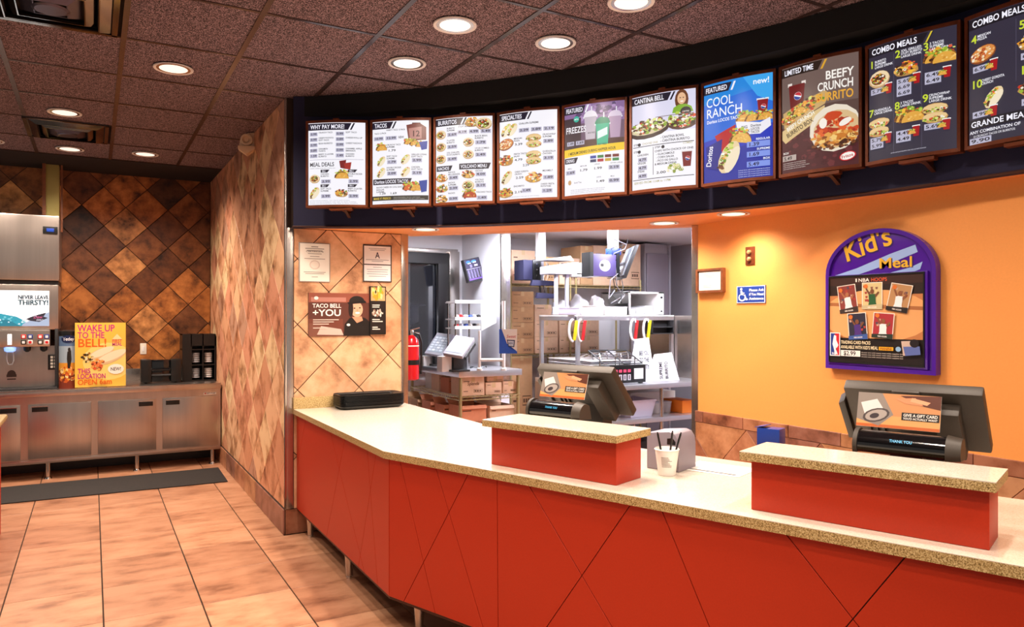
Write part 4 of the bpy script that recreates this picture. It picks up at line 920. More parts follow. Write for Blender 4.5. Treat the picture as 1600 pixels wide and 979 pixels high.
def b_beefy(c, r):
    c.rect(0, 0, 100, 145, '#6e5a54'); c.rect(0, 80, 100, 145, '#4c1c22'); c.scatter(50, 112, 50, 30, 0, ['#5c2228', '#44161c', '#6a2c30'], 90, 4, r); c.rect(0, 60, 100, 82, '#5a443e'); head(c, 'LIMITED TIME', 48, '#241814'); c.poly([(60, 1), (63, 1), (57, 13), (54, 13)], '#d8a030')
    cup(c, 22, 42, 32, '#6a1014', '#e8dcd4', True)
    c.poly([(2, 62), (28, 52), (60, 42), (66, 48), (60, 60), (34, 72), (4, 84)], '#c8a46a'); c.scatter(34, 58, 26, 8, -.35, GREEN+TOM+CHS+MEAT, 70, 3, r); nachos(c, 10, 72, 10, r); taco(c, 26, 66, 11, r)
    c.poly([(1, 86), (60, 62), (60, 76), (6, 104), (1, 98)], '#d9bc84'); c.text('BEEFY CRUNCH', 9, 88, 5.6, '#f8f4e8', 42, rise=-.42); c.text('BURRITO BOX', 9, 97, 6, '#3a2418', 40, rise=-.42)
    c.ell(72, 94, 32, 31, '#e8dcc8', -.2); c.ell(74, 96, 29, 25, '#d8b888', -.2); c.scatter(72, 96, 27, 12, 0, ['#c8441e', '#e0622c', '#a8301a'], 50, 5, r); c.scatter(72, 108, 30, 9, 0, ['#e0a04a', '#f0c878', '#c8782c', '#8a4a20'], 70, 4, r); c.scatter(72, 116, 27, 5, 0, MEAT, 40, 3, r); c.ell(70, 78, 11, 6, '#c8441e', -.1, 12, .1, rnd=r); c.ell(58, 86, 5, 7, '#f4ece0'); c.ell(85, 88, 8, 4, '#f4ece0', -.5)
    c.d += .0012; c.text('BEEFY', 95, 29, 11, '#f8f2ea', 34, align='R'); c.text('CRUNCH', 95, 43, 11, '#f8f2ea', 44, align='R'); c.text('BURRITO', 95, 57, 11, '#e8a83a', 46, align='R')
    c.ell(88, 133, 10, 6, '#c81e28', -.2); c.ell(88, 133, 8.6, 4.8, '#f6f0e8', -.2); c.text('Fritos', 88, 135, 4, '#b81822', 14, align='C', rise=-.2)
    c.text('BOX', 3, 119, 2.8, '#f0e8e0'); c.rect(2, 121, 22, 128.6, '#b8a8a0'); c.text('5.49', 4, 127.4, 5, '#1c1418', 12); fine(c, 3, 132, 38, 4, r, '#e8dcd4')
DB = '#302d3e'
def combo_item(c, r, k, nm, x, y, f, ps, fx=None):
    c.text(str(k), x, y+3, 9, '#c8d83a'); w = 6 if k < 10 else 11
    for j, s in enumerate(nm): c.text(s, x+w+1, y-2.4+j*3.6, 2.8, '#f0eef6', min(24, 2.1*len(s)))
    fx = fx or (x+13, y+18); f(c, fx[0], fx[1], 14, r)
    for j, p in enumerate(ps): price(c, p, x+2, y+36+j*7, 17, 6)
    cup(c, x+25, y+33, 11, '#a8141c'); taco(c, x+20, y+36, 5, r)
def b_combo(c, r):
    head(c, 'COMBO MEALS', 62, '#16141e'); c.poly([(74, 1), (76, 1), (70, 13), (68, 13)], '#d8c03a'); c.rect(32, 16, 32.4, 138, '#5a566a', 1); c.rect(64, 16, 64.4, 138, '#5a566a', 1)
    combo_item(c, r, 1, ['BURRITO', 'SUPREME', 'LARGE DRINK'], 1, 24, burrito, ['5.79']); combo_item(c, r, 2, ['XXL GRILLED', 'STUFT BURRITO', 'LARGE DRINK'], 34, 20, nachos, ['5.69', '6.69', '6.69']); combo_item(c, r, 3, ['3 TACOS', 'SUPREME', 'LARGE DRINK'], 66, 20, taco, ['6.49', '6.49'])
    taco(c, 88, 40, 15, r); combo_item(c, r, 7, ['QUESADILLA', 'LARGE DRINK'], 1, 86, wrap, ['5.79', '5.99']); combo_item(c, r, 8, ['3 TACOS', 'LARGE DRINK'], 34, 84, taco, ['4.49', '4.49']); taco(c, 54, 104, 15, r); combo_item(c, r, 9, ['CRUNCHWRAP', 'SUPREME', 'LARGE DRINK'], 66, 82, wrap, ['5.69']); fine(c, 30, 140, 44, 1, r, '#d8d4e4')
def b_combo2(c, r):
    head(c, 'COMBO MEALS', 62, '#16141e'); c.rect(50, 16, 50.4, 84, '#5a566a', 1)
    combo_item(c, r, 4, ['MEXICAN', 'PIZZA'], 3, 26, pizza, ['6.99']); combo_item(c, r, 5, ['NACHOS', 'BELLGRANDE'], 53, 26, nachos, ['6.69']); combo_item(c, r, 10, ['CHEESY GORDITA', 'CRUNCH'], 3, 78, soft_taco, ['4.99'], (28, 96)); combo_item(c, r, 11, ['TACO SALAD'], 54, 76, nachos, ['6.49'])
    band(c, 'GRANDE MEALS', 1, 117, 72, '#16141e', 11); c.text('ANY COMBINATION OF', 2, 133, 3.4, '#f0eef6'); c.text('10 CRUNCHY TACOS OR BURRITOS', 6, 137.4, 2.4, '#f0eef6', 44, bold=0); price(c, '9.90', 2, 144, 24, 6); soft_taco(c, 84, 132, 15, r)
board(0, 'white lit menu board headed WHY PAY MORE', b_value); board(1, 'white lit menu board headed TACOS', b_tacos); board(2, 'white lit menu board headed BURRITOS', b_burritos); board(3, 'white lit menu board headed SPECIALTIES', b_special)
board(4, 'lit menu board with a green frozen drink and a yellow band', b_freezes); board(5, 'lit menu board with two bowls and a woman in green', b_cantina); board(6, 'bright blue lit menu board reading COOL RANCH', b_cool, '#1a34b8'); board(7, 'brown lit menu board reading BEEFY CRUNCH BURRITO', b_beefy, '#6e5a54')
board(8, 'dark lit COMBO MEALS menu board with numbers 1 to 9', b_combo, DB); board(9, 'dark lit menu board with GRANDE MEALS, cut by the right edge', b_combo2, DB)
# ================================================================== BEVERAGE COUNTER ON THE BACK WALL
YF = 8.40
bc = thing('beverage_cabinet', 'low stainless cabinet run with four doors on short legs', 'cabinet', (0, YF+.3, 0))
x_r = XS-.012; zc0, zc1 = .155, .80
obj('cabinet_body', M().box((-1.7, YF+.03, zc0+.03), (x_r, YB-.005, zc1)), 'steel', bc)
obj('bottom_frame', M().box((-1.7, YF+.02, zc0), (x_r, YF+.08, zc0+.035)).box((-1.7, YB-.06, zc0), (x_r, YB-.02, zc0+.035)), 'steel', bc, bevel=.004)
obj('under_shade_sheet', M().box((-1.7, YF+.45, .002), (x_r, YF+.47, zc0)), 'black_plastic', bc)  # black sheet standing in for the shade under the cabinet
def bx_(u): return aty(u, 650, YF+.02).x
for k, (u0, u1, hs) in enumerate(((-66, 32, 'R'), (44, 142.5, 'L'), (153, 244, 'R'), (254, 340, 'L'))):
    xa, xb = bx_(u0), bx_(u1)
    d = obj('door', M().box((xa, YF+.008, .205), (xb, YF+.028, .725)), 'steel', bc, bevel=.003)
    hx = xa+.03 if hs == 'L' else xb-.03-.13
    obj('handle_slot', M().box((hx, YF+.004, .655), (hx+.13, YF+.012, .70)), 'black_plastic', d, bevel=.002)
    obj('handle_lip', M().box((hx-.004, YF+.002, .70), (hx+.134, YF+.010, .706)), 'steel_v', d)
a, b = bx_(318), bx_(338)
pl = obj('maker_plate', M().box((a, YF+.022, .742), (b, YF+.03, .765)), 'paper', bc)
c = Canvas(plane_fn((a, YF+.022, .765), (1,0,0), (0,0,-1), (0,-1,0), (b-a)/100, .023/20), base=.0006)
c.ell(14, 10, 8, 6, '#b83a1c'); c.text('Duke', 24, 14, 9, '#2a1c14', 66); c.build(pl, names=('plate_print', 'plate_lettering'))
for x in (-1.15, -.372, .398, 1.115):
    l = obj('leg', M().cyl((x, YF+.06, .02), (x, YF+.06, zc0), .019, .021, 16), 'steel_v', bc, smooth=True)
    obj('foot', M().lathe([(.035, 0), (.033, .008), (.019, .022)], (x, YF+.06, 0), 18), 'chrome', l, smooth=True)
for x in (-.372, .398, 1.1): obj('leg', M().cyl((x, YB-.1, .0), (x, YB-.1, zc0), .019, .021, 12), 'steel_v', bc, smooth=True)
tw = thing('steel_worktop', 'stainless worktop with drip edge along the tiled back wall', 'worktop', (0, YF+.3, zc1))
ZT = .855
obj('top_sheet', M().box((-1.7, YF-.02, zc1+.002), (x_r, YB-.005, ZT)), 'steel', tw, bevel=.006)
obj('marine_edge', M().box((-1.7, YF-.022, ZT), (x_r, YF+.015, ZT+.006)), 'steel_v', tw, bevel=.002)
obj('upstand', M().box((-1.7, YB-.024, ZT), (x_r, YB-.006, ZT+.13)), 'steel_v', tw, bevel=.003)
# soda and ice dispenser
YM = 8.62
def mx(u, v): return aty(u, v, YM)
xr = mx(93, 400).x; z_top = mx(60, 336).z; z_mid = mx(60, 438).z; z_disp = mx(60, 513).z; z_val = mx(40, 541).z
sd = thing('soda_dispenser', 'stainless soda and ice dispenser with lit sign at the left edge', 'drink dispenser', (-.5, YM+.3, ZT))
obj('ice_bin', M().box((-1.6, YM-.02, z_mid), (xr, YB-.03, z_top)), 'steel', sd, bevel=.012)
obj('bin_gap', M().box((-1.6, YM+.01, z_mid-.04), (xr-.01, YB-.03, z_mid)), 'dark_grey', sd)
obj('sign_housing', M().box((-1.6, YM+.0, z_disp-.01), (xr-.008, YB-.03, z_mid-.04)), 'steel', sd, bevel=.008)
a, b = mx(-90, 452), mx(77, 509)
ls = obj('lit_sign', M().box((a.x, YM-.006, b.z), (b.x, YM+.004, a.z)), 'lit_white', sd, bevel=.004)
c = Canvas(plane_fn((b.x-.6, YM-.006, a.z), (1,0,0), (0,0,-1), (0,-1,0), .006, (a.z-b.z)/60), base=.001, step=.0003)
c.poly([(0, 40), (30, 38), (55, 44), (68, 52), (66, 60), (0, 60)], '#2aa8bc'); c.poly([(0, 48), (24, 46), (46, 50), (60, 60), (0, 60)], '#128498'); c.poly([(64, 56), (100, 36), (100, 60), (62, 60)], '#b8c4dc')
r = random.Random(9); c.scatter(40, 50, 30, 6, .1, ['#e8fbff', '#7fd4e0', '#2a9cb0'], 40, 2, r)
[(c.text('NEVER LEAVE', 57+k*.35, 14, 6.4, '#0c2c3e', 42), c.text('THIRSTY!', 57+k*.35, 24, 8.4, '#0e4450', 42)) for k in (0, 1)]
c.poly([(68, 48), (80, 42), (96, 37), (92, 44), (98, 46), (86, 53), (74, 51)], '#2c2434'); c.text('Dew', 78, 47, 5, '#d85a8a', 12, tilt=.3); c.text('MTN', 74, 44, 3, '#e8e4f0', 8, tilt=.3); c.text('ZERO', 82, 51, 2.6, '#e8e4f0', 10)
c.build(ls, 'print_lit', names=('sign_picture', 'sign_lettering'))
obj('valve_panel', M().box((-1.6, YM-.09, z_val), (mx(79, 530).x, YM+.0, z_disp-.012)), 'steel', sd, bevel=.008)
obj('splash_back', M().box((-1.6, YM+.12, ZT), (xr-.01, YM+.14, z_val)), 'steel', sd)
obj('dispenser_base', M().box((-1.6, YM-.08, ZT+.001), (mx(90, 590).x, YM+.12, ZT+.02)), 'dark_grey', sd, bevel=.004)
obj('side_panel', M().box((xr-.04, YM+.0, ZT+.01), (xr-.012, YB-.03, z_disp)), 'dark_grey', sd, bevel=.003)
def px_(u, v): return aty(u, v, YM-.09)
for u in (42, 68):
    g = px_(u, 530); s_ = .034
    for i in (-1, 1):
        for j in (-1, 1):
            k_ = obj('flavour_button', M().box((g.x+i*.027-.021, YM-.098, g.z+j*.027-.021), (g.x+i*.027+.021, YM-.088, g.z+j*.027+.021)), ['black_plastic', 'white_plastic', 'red_plastic', 'blue_sign'][(i > 0)+2*(j > 0)], sd, bevel=.006)
            obj('button_face', M().box((g.x+i*.027-.012, YM-.1, g.z+j*.027-.012), (g.x+i*.027+.012, YM-.097, g.z+j*.027+.012)), 'white_plastic' if (i > 0)+2*(j > 0) != 1 else 'red_plastic', k_)
    n_ = px_(u, 548)
    obj('nozzle', M().lathe([(.012, -.035), (.03, -.02), (.032, .02)], (n_.x, YM-.05, z_val-.016), 18), 'black_plastic', sd, smooth=True)
g = px_(15, 548)
obj('ice_chute', M().lathe([(.02, -.03), (.045, -.02), (.05, .012), (.03, .02)], (g.x, YM-.05, z_val-.02), 18), 'blue_glow', sd, smooth=True)
obj('chute_label', M().box((g.x-.018, YM-.096, z_val+.02), (g.x+.018, YM-.088, z_disp-.05)), 'lit_white', sd, bevel=.004)
obj('ice_lever', M().tube([(g.x-.025, YM-.05, z_val-.05), (g.x-.028, YM-.02, z_val-.13), (g.x-.015, YM-.02, z_val-.17), (g.x+.015, YM-.02, z_val-.17), (g.x+.028, YM-.02, z_val-.13), (g.x+.025, YM-.05, z_val-.05)], .005), 'clear_plastic', sd, smooth=True)
a, b = aty(67, 353, YM-.02), aty(92, 366, YM-.02)
bd = obj('badge', M().box((a.x, YM-.03, b.z), (b.x-.01, YM-.018, a.z)), 'black_plastic', sd, bevel=.006)
obj('badge_mark', M().box((a.x+.03, YM-.033, b.z+.02), (b.x-.04, YM-.029, a.z-.02)), 'blue_sign', bd, bevel=.004)
a, b = aty(75, 554, YM+.1), aty(90, 577, YM+.1)
kp = obj('keypad', M().box((a.x, YM+.08, b.z), (b.x, YM+.122, a.z)), 'black_plastic', sd, bevel=.004)
for i in range(2):
    for j in range(4): obj('key', M().box((a.x+.022+i*.03, YM+.074, b.z+.02+j*.032), (a.x+.044+i*.03, YM+.082, b.z+.042+j*.032)), 'switch_plate', kp)
a = aty(18, 588, YM+.12)
bell = Canvas(plane_fn((a.x-.06, YM+.119, a.z+.07), (1,0,0), (0,0,-1), (0,-1,0), .0012, .0012)); bell.ell(50, 40, 30, 34, '#3a241c', 0, 16, 0, 0, 180); bell.rect(16, 40, 84, 62, '#3a241c', 1); bell.rect(20, 74, 80, 84, '#3a241c', 1); bell.build(sd, names=('bell_emblem', 'x'))
# duct column above the dispenser
a, b = aty(70, 268, 9.0), aty(93, 336, 9.0)
t = thing('supply_column', 'olive metal supply column between dispenser and ceiling', 'column', ((a.x+b.x)/2, 9.0, z_top))
obj('column_shell', M().box((a.x, 8.98, z_top+.002), (b.x, 9.12, CEIL-.006)), 'olive_column', t, bevel=.006)
obj('column_edge', M().box((a.x-.02, 8.96, z_top+.002), (a.x+.01, 9.0, CEIL-.006)).box((b.x+.012, 8.98, z_top-.12), (b.x+.03, 9.0, CEIL-.006)), 'wood_frame', t)
# breakfast poster standing on the worktop
YPz = 8.50
a, b = aty(117, 504, YPz), aty(196.5, 600, YPz)
t = thing('breakfast_poster', 'yellow standing poster reading WAKE UP TO THE BELL', 'poster', ((a.x+b.x)/2, YPz, ZT))
obj('poster_board', M().box((a.x, YPz, ZT+.008), (b.x, YPz+.008, a.z)), 'paper', t)
obj('poster_foot', M().lathe([(.08, 0), (.075, .006), (.03, .009)], ((a.x+b.x)/2-.02, YPz+.004, ZT+.001), 20), 'dark_grey', t, smooth=True)
c = Canvas(plane_fn((a.x, YPz, a.z), (1,0,0), (0,0,-1), (0,-1,0), (b.x-a.x)/80, (a.z-ZT-.008)/96), base=.0008)
r = random.Random(11); c.strip = 40; c.lim = (0, 0, 80, 96)
c.rect(0, 0, 80, 96, '#f2c04a', 2); c.ell(52, 58, 40, 28, '#f8d878', 0, 24)
c.text('WAKE UP', 4, 13, 10, '#c4247c', 58); c.text('TO THE', 4, 23, 9, '#c4247c', 42); c.text('BELL!', 4, 36, 12, '#e2641c', 46)
c.text('FIRST', 58, 30, 4.6, '#d84a50', 16); c.text('MEAL', 58, 35, 4.6, '#c4247c', 16); c.poly([(58, 25), (66, 17), (74, 25)], '#f6dca0')
for cx_, cy_, L_, w_ in ((40, 46, 22, 7), (56, 52, 26, 8)): c.ell(cx_, cy_, L_, w_, '#e0c090', -.35, 20); c.ell(cx_+2, cy_-2, L_*.92, w_*.75, '#f6e4c0', -.35, 20)
c.scatter(20, 52, 9, 7, 0, ['#f0d060', '#6a4a20', '#e8e0b0', '#a86a2c', '#3a3018'], 40, 2.4, r); c.scatter(36, 62, 10, 8, 0, ['#d8582c', '#f0a050', '#8a3a1c', '#e87a40'], 46, 2.6, r)
c.ell(64, 70, 13, 7.6, '#fdf6e8'); c.text('NEW!', 64, 72.4, 5, '#241c14', 17, align='C')
c.text('THIS', 4, 75, 7, '#c4247c', 20); c.text('LOCATION', 4, 83, 7, '#c4247c', 44); c.text('OPEN 6am', 4, 92, 7.4, '#e2641c', 54); c.build(t)
# tea urn beside it
p = aty(107, 595, 8.60); r0 = .083
t = thing('tea_dispenser', 'tall round tea dispenser with a printed wrap beside the yellow poster', 'drink dispenser', (p.x, 8.60, ZT))
zt_ = aty(105, 517, 8.6).z
obj('urn_body', M().lathe([(r0, .002), (r0, zt_-ZT-.05), (r0*.9, zt_-ZT-.03)], (p.x, 8.6, ZT), 30), 'dark_grey', t, smooth=True)
obj('urn_lid', M().lathe([(r0*1.02, zt_-ZT-.035), (r0*1.02, zt_-ZT), (r0*.5, zt_-ZT+.012), (0, zt_-ZT+.012)], (p.x, 8.6, ZT), 30), 'black_plastic', t, smooth=True)
def urn(x, y, d):
    a = (x-50)/100*2.6+.02; h = zt_-ZT-.05; rr = r0+d+.0005
    return Vector((p.x+rr*math.sin(a), 8.6-rr*math.cos(a), ZT+h*(1-y/150)))
c = Canvas(urn, base=.0008); c.strip = 8; r = random.Random(12)
c.rect(0, 0, 100, 40, '#5a7496', 12); c.rect(0, 28, 100, 80, '#9cacb8', 12); c.rect(0, 76, 100, 112, '#e0962c', 12); c.rect(0, 108, 100, 150, '#7a2c14', 12); c.scatter(50, 108, 46, 24, 0, ['#f4b83a', '#c85a1c', '#7a2c14', '#f8d890', '#e0782c'], 70, 7, r); c.ell(50, 8, 30, 11, '#12204a', 0, 24); c.text('Tetley', 50, 12, 9, '#f4f4fa', 44, align='C'); c.poly([(46, 44), (60, 40), (62, 66), (56, 92), (48, 92), (44, 64)], '#1c1814'); c.ell(53, 38, 5, 6, '#201a16')
c.build(t, names=('wrap_picture', 'wrap_lettering'))
# napkin dispenser
a, b = aty(220, 562, 8.72), aty(283, 600, 8.72)
t = thing('napkin_dispenser', 'black plastic napkin dispenser on the steel worktop', 'dispenser', ((a.x+b.x)/2, 8.72, ZT))
zb = ZT+.012; h = a.z-zb
obj('end_block', M().box((a.x, 8.70, zb), (a.x+.10, 8.9, zb+h)), 'black_plastic', t, bevel=.012)
obj('end_block', M().box((b.x-.10, 8.70, zb), (b.x, 8.9, zb+h)), 'black_plastic', t, bevel=.012)
obj('dispenser_core', M().box((a.x+.1, 8.76, zb), (b.x-.1, 8.9, zb+h*.98)), 'black_gloss', t, bevel=.008)
obj('face_bar', M().cyl((a.x+.1, 8.755, zb+h*.55), (b.x-.1, 8.755, zb+h*.55), .016, n=14), 'black_gloss', t, smooth=True)
obj('lower_bar', M().cyl((a.x+.1, 8.75, zb+h*.3), (b.x-.1, 8.75, zb+h*.3), .01, n=12), 'dark_grey', t, smooth=True)
for x in (a.x+.05, b.x-.05): obj('rubber_foot', M().cyl((x, 8.78, ZT+.001), (x, 8.78, zb), .014, n=12), 'black_plastic', t)
# lid and cup organiser
Yl = 8.80
a, b = aty(285, 522, Yl), aty(337, 598, Yl)
t = thing('lid_organiser', 'black open organiser with cup lids by the tiled corner', 'organiser', ((a.x+b.x)/2, Yl, ZT))
zb = ZT+.002; w_ = b.x-a.x; h = a.z-zb; d_ = .3
obj('back_panel', M().box((a.x, Yl+d_-.02, zb), (b.x, Yl+d_, zb+h)), 'black_plastic', t)
for x in (a.x, a.x+w_*.25, a.x+w_*.6, b.x-.01): obj('divider', M().box((x, Yl, zb), (x+.01, Yl+d_-.02, zb+h)), 'black_plastic', t)
for z in (zb, zb+h*.33, zb+h*.66, zb+h-.012): obj('shelf', M().box((a.x, Yl+.01, z), (b.x, Yl+d_-.02, z+.012)), 'black_plastic', t)
obj('front_lip', M().box((a.x, Yl-.0, zb+h*.75), (b.x, Yl+.012, zb+h)), 'black_plastic', t)
obj('side_face', M().box((a.x, Yl-.002, zb), (a.x+w_*.25, Yl+.01, zb+h)), 'black_plastic', t)
lids = [(.42, .36, 'stack of clear ridged lids in the upper left slot of the organiser'), (.80, .36, 'stack of pale lids in the upper right slot of the organiser'), (.42, .03, 'stack of clear ridged lids in the lower left slot of the organiser'), (.80, .03, 'stack of pale lids in the lower right slot of the organiser')]
for k, (fx, fz, nm) in enumerate(lids):
    cx_ = a.x+w_*fx; R_ = w_*.13
    t2 = thing('lid_stack', nm, 'lids', (cx_, Yl+.1, zb+h*fz+.014), 'lids in the organiser')
    for q in range(5):
        zz = zb+h*fz+.014+q*.022
        obj('cup_lid', M().lathe([(R_*.8, 0), (R_, .004), (R_, .012), (R_*.86, .02), (R_*.4, .021), (0, .021)], (cx_, Yl+.09, zz), 20), 'clear_plastic' if k % 2 == 0 else 'white_plastic', t2, smooth=True)
# wall switch
a, b = aty(219, 536, YB-.01), aty(229, 553, YB-.01)
t = thing('light_switch', 'white rocker switch plate on the brown diamond tiles', 'switch', ((a.x+b.x)/2, YB-.01, b.z))
obj('plate', M().box((a.x, YB-.008, b.z), (b.x, YB-.001, a.z)), 'switch_plate', t, bevel=.003)
obj('rocker', M().box((a.x+.02, YB-.012, b.z+.03), (b.x-.02, YB-.007, a.z-.03)), 'white_plastic', t, bevel=.002)
# rubber mat
mp = [Vector((-1.7, 7.50, 0)), Vector((1.118, 7.44, 0)), Vector((1.134, 8.168, 0)), Vector((-1.7, 8.2, 0))]
t = one('floor_mat', M().prism([(p.x, p.y, .001) for p in mp], (0,0,.009)), 'mat_rubber', 'long dark rubber mat on the floor before the steel cabinet', 'mat', bevel=.003)
# stand cut by the left frame edge
t = thing('condiment_stand', 'red stand with rounded beige top at the left frame edge', 'stand', (-.88, 6.1, 0))
obj('stand_body', M().box((-1.2, 5.75, .0), (-.575, 6.5, .815)), 'red_laminate', t, bevel=.003)
obj('stand_top', M().box((-1.24, 5.71, .817), (-.535, 6.54, .855)), 'quartz_edge', t, bevel=.018)
# beige alarm sensor high on the side wall
pa = atx(388, 224, XS-.045)
t = thing('wall_alarm', 'beige alarm sounder with round eye high on the peach tile wall', 'alarm', (XS, pa.y, pa.z-.1))
ua = Vector((.94, -.34, 0)); na = Vector((-.34, -.94, 0)); K = .0056
ap = lambda u, v, d: pa+ua*((u-388)*K)+Vector((0, 0, (224-v)*K))+na*d
obj('alarm_plate', M().prism([ap(u, v, -.03) for u, v in ((387, 208), (401, 207), (401, 232), (386, 243), (373, 234), (376, 218))], na*.03), 'beige_sensor', t, bevel=.005)
obj('alarm_hood', M().prism([ap(u, v, .002) for u, v in ((374, 229), (399, 229), (399, 233), (386, 242), (374, 234))], na*.04), 'beige_sensor', t, bevel=.005)
obj('alarm_eye', M().lathe([(.052, 0), (.05, .022), (.034, .026), (.03, .008), (.018, .006), (.016, .02), (0, .022)], ap(386, 219, 0), 22, na), 'beige_sensor', t, smooth=True)
obj('alarm_arm', M().obox(ap(399, 222, -.03), ua*.03-na*.0, (0, 0, -.06), na*.02), 'beige_sensor', t)
# ================================================================== THINGS ON THE ORANGE WALL
def hung(name, label, cat, y1, z1, y0, z0, X=XO, th=.012, ma='wood_frame'):
    """y1 > y0: left edge in the picture is the larger y"""
    t = thing(name, label, cat, (X, (y0+y1)/2, z0)); obj('backing', M().box((X-th, y0, z0), (X, y1, z1)), ma, t, bevel=.002)
    return t, Canvas(plane_fn((X-th, y1, z1), (0,-1,0), (0,0,-1), (-1,0,0), (y1-y0)/100, (z1-z0)/100), base=.0008)
t, c = hung('framed_licence', 'small wood framed licence beside the kitchen opening', 'frame', 3.862, 1.893, 3.61, 1.730, th=.02)
c.rect(9, 12, 91, 90, '#f2ece2', 2); c.rect(30, 44, 70, 62, '#b8c0cc', 1)
for y_ in (22, 28, 34, 70, 76): c.rect(26, y_, 26+random.uniform(24, 48), y_+2, '#8a8480', 1)
c.build(t)
obj('frame_lip', M().box((XO-.03, 3.61, 1.730), (XO-.02, 3.862, 1.745)).box((XO-.03, 3.61, 1.878), (XO-.02, 3.862, 1.893)).box((XO-.03, 3.61, 1.745), (XO-.02, 3.628, 1.878)).box((XO-.03, 3.844, 1.745), (XO-.02, 3.862, 1.878)), 'wood_frame', t)
t, c = hung('wall_plate', 'tiny brass plate with two round knobs on the orange wall', 'plate', 3.432, 2.015, 3.357, 1.899, th=.008, ma='bronze_frame')
for z in (1.98, 1.935): obj('knob', M().lathe([(.014, 0), (.014, .012), (.008, .02), (0, .02)], (XO-.008, 3.395, z), 14, (-1,0,0)), 'brass_rail', t, smooth=True)
t, c = hung('assistance_sign', 'blue accessibility sign with white wheelchair symbol', 'sign', 3.508, 1.765, 3.269, 1.652, th=.006, ma='blue_sign')
c.strip = 300
c.rect(1, 2, 99, 98, '#e8ecf4', 1); c.rect(3, 5, 97, 95, '#173a92', 1)
W_ = '#f2f4fa'
c.ell(17, 18, 4, 7, W_); c.poly([(14, 28), (20, 28), (21, 50), (31, 50), (36, 74), (40, 73), (41, 80), (33, 82), (28, 58), (15, 58)], W_); c.ell(20, 66, 13, 22, W_, 0, 22, 0, 130, 400); c.ell(20, 64, 9, 16, '#173a92', 0, 22, 0, 130, 400); c.poly([(16, 38), (29, 38), (29, 43), (16, 43)], W_)
for k, s in enumerate(('Please Ask', 'if You Need', 'Assistance')): c.text(s, 70, 32+k*24, 14, W_, 50, align='C')
c.build(t)
# arched purple sign
ya, yb_, z0, zs = 2.80, 2.165, 1.275, 1.80
t = thing('kids_meal_sign', 'purple arched sign with yellow lettering and a framed card poster', 'sign', (XO, (ya+yb_)/2, z0))
cy_ = (ya+yb_)/2; R_ = (ya-yb_)/2
def arch(ins, z_lo): return [(cy_+R_-ins, z_lo), (cy_-R_+ins, z_lo)]+[(cy_-(R_-ins)*math.cos(math.pi*k/24), zs+(2.035-zs-ins)*math.sin(math.pi*k/24)) for k in range(25)]
obj('sign_board', M().prism([(XO-.001, y_, z_) for y_, z_ in arch(0, z0)], (-.03,0,0)), 'purple', t, bevel=.006)
m = M(); A_, B_ = arch(0, z0), arch(.022, z0+.022)
for k in range(len(A_)):
    j = (k+1) % len(A_); m.add([(XO-.031, *A_[k]), (XO-.031, *A_[j]), (XO-.031, *B_[j]), (XO-.031, *B_[k]), (XO-.046, *A_[k]), (XO-.046, *A_[j]), (XO-.046, *B_[j]), (XO-.046, *B_[k])], [(0,1,2,3), (4,5,6,7), (0,1,5,4), (2,3,7,6)])
obj('raised_rim', m, 'purple', t)
c = Canvas(plane_fn((XO-.031, ya, 2.035), (0,-1,0), (0,0,-1), (-1,0,0), (ya-yb_)/100, (2.035-z0)/120), base=.001); c.strip = 200
c.poly([(6, 38), (30, 32), (60, 22), (82, 16), (84, 22), (60, 30), (30, 38), (8, 42)], '#9cb8ec'); c.poly([(58, 38), (78, 34), (88, 30), (86, 36), (64, 43)], '#9cb8ec')
c.text("Kid's", 20, 27, 17, '#2a0c5c', 46, rise=-.28); c.text("Kid's", 19, 26, 17, '#e8b42c', 46, rise=-.28); c.text('Meal', 51, 34, 8.4, '#2a0c5c', 30); c.text('Meal', 50, 33.4, 8.4, '#e8b42c', 30)
c.build(t, names=('swoosh', 'sign_lettering'))
py1, py0, pz1, pz0 = ya-.032, yb_+.06, 1.785, z0+.045
ps = obj('poster_frame', M().box((XO-.05, py0-.02, pz0-.02), (XO-.031, py1+.01, pz1+.012)), 'purple', t, bevel=.004)
obj('poster_rail', M().box((XO-.056, py0-.006, pz0-.008), (XO-.046, py1+.004, pz0)).box((XO-.056, py0-.006, pz1), (XO-.046, py1+.004, pz1+.008)).box((XO-.056, py0-.006, pz0), (XO-.046, py0, pz1)).box((XO-.056, py1, pz0), (XO-.046, py1+.005, pz1)), 'black_plastic', ps)
c = Canvas(plane_fn((XO-.05, py1, pz1), (0,-1,0), (0,0,-1), (-1,0,0), (py1-py0)/100, (pz1-pz0)/100), base=.001); c.strip = 200; c.lim = (0, 0, 100, 100); r = random.Random(21)
c.rect(0, 0, 100, 100, '#2a1a14', 1); c.rect(0, 22, 100, 74, '#c07a48', 1); c.ell(50, 46, 60, 30, '#e2a468', 0, 24); c.rect(0, 72, 100, 100, '#1c1210', 1); c.rect(0, 0, 100, 10, '#3a2018', 1); c.poly([(0, 30), (100, 36), (100, 40), (0, 34)], '#a8683c')
c.text('NBA', 33, 6.4, 4, '#f4ece4', 12); c.text('HOOPS', 47, 6.4, 4, '#d8562c', 17); c.rect(30, 2.4, 31.6, 6.4, '#f4ece4', 1)
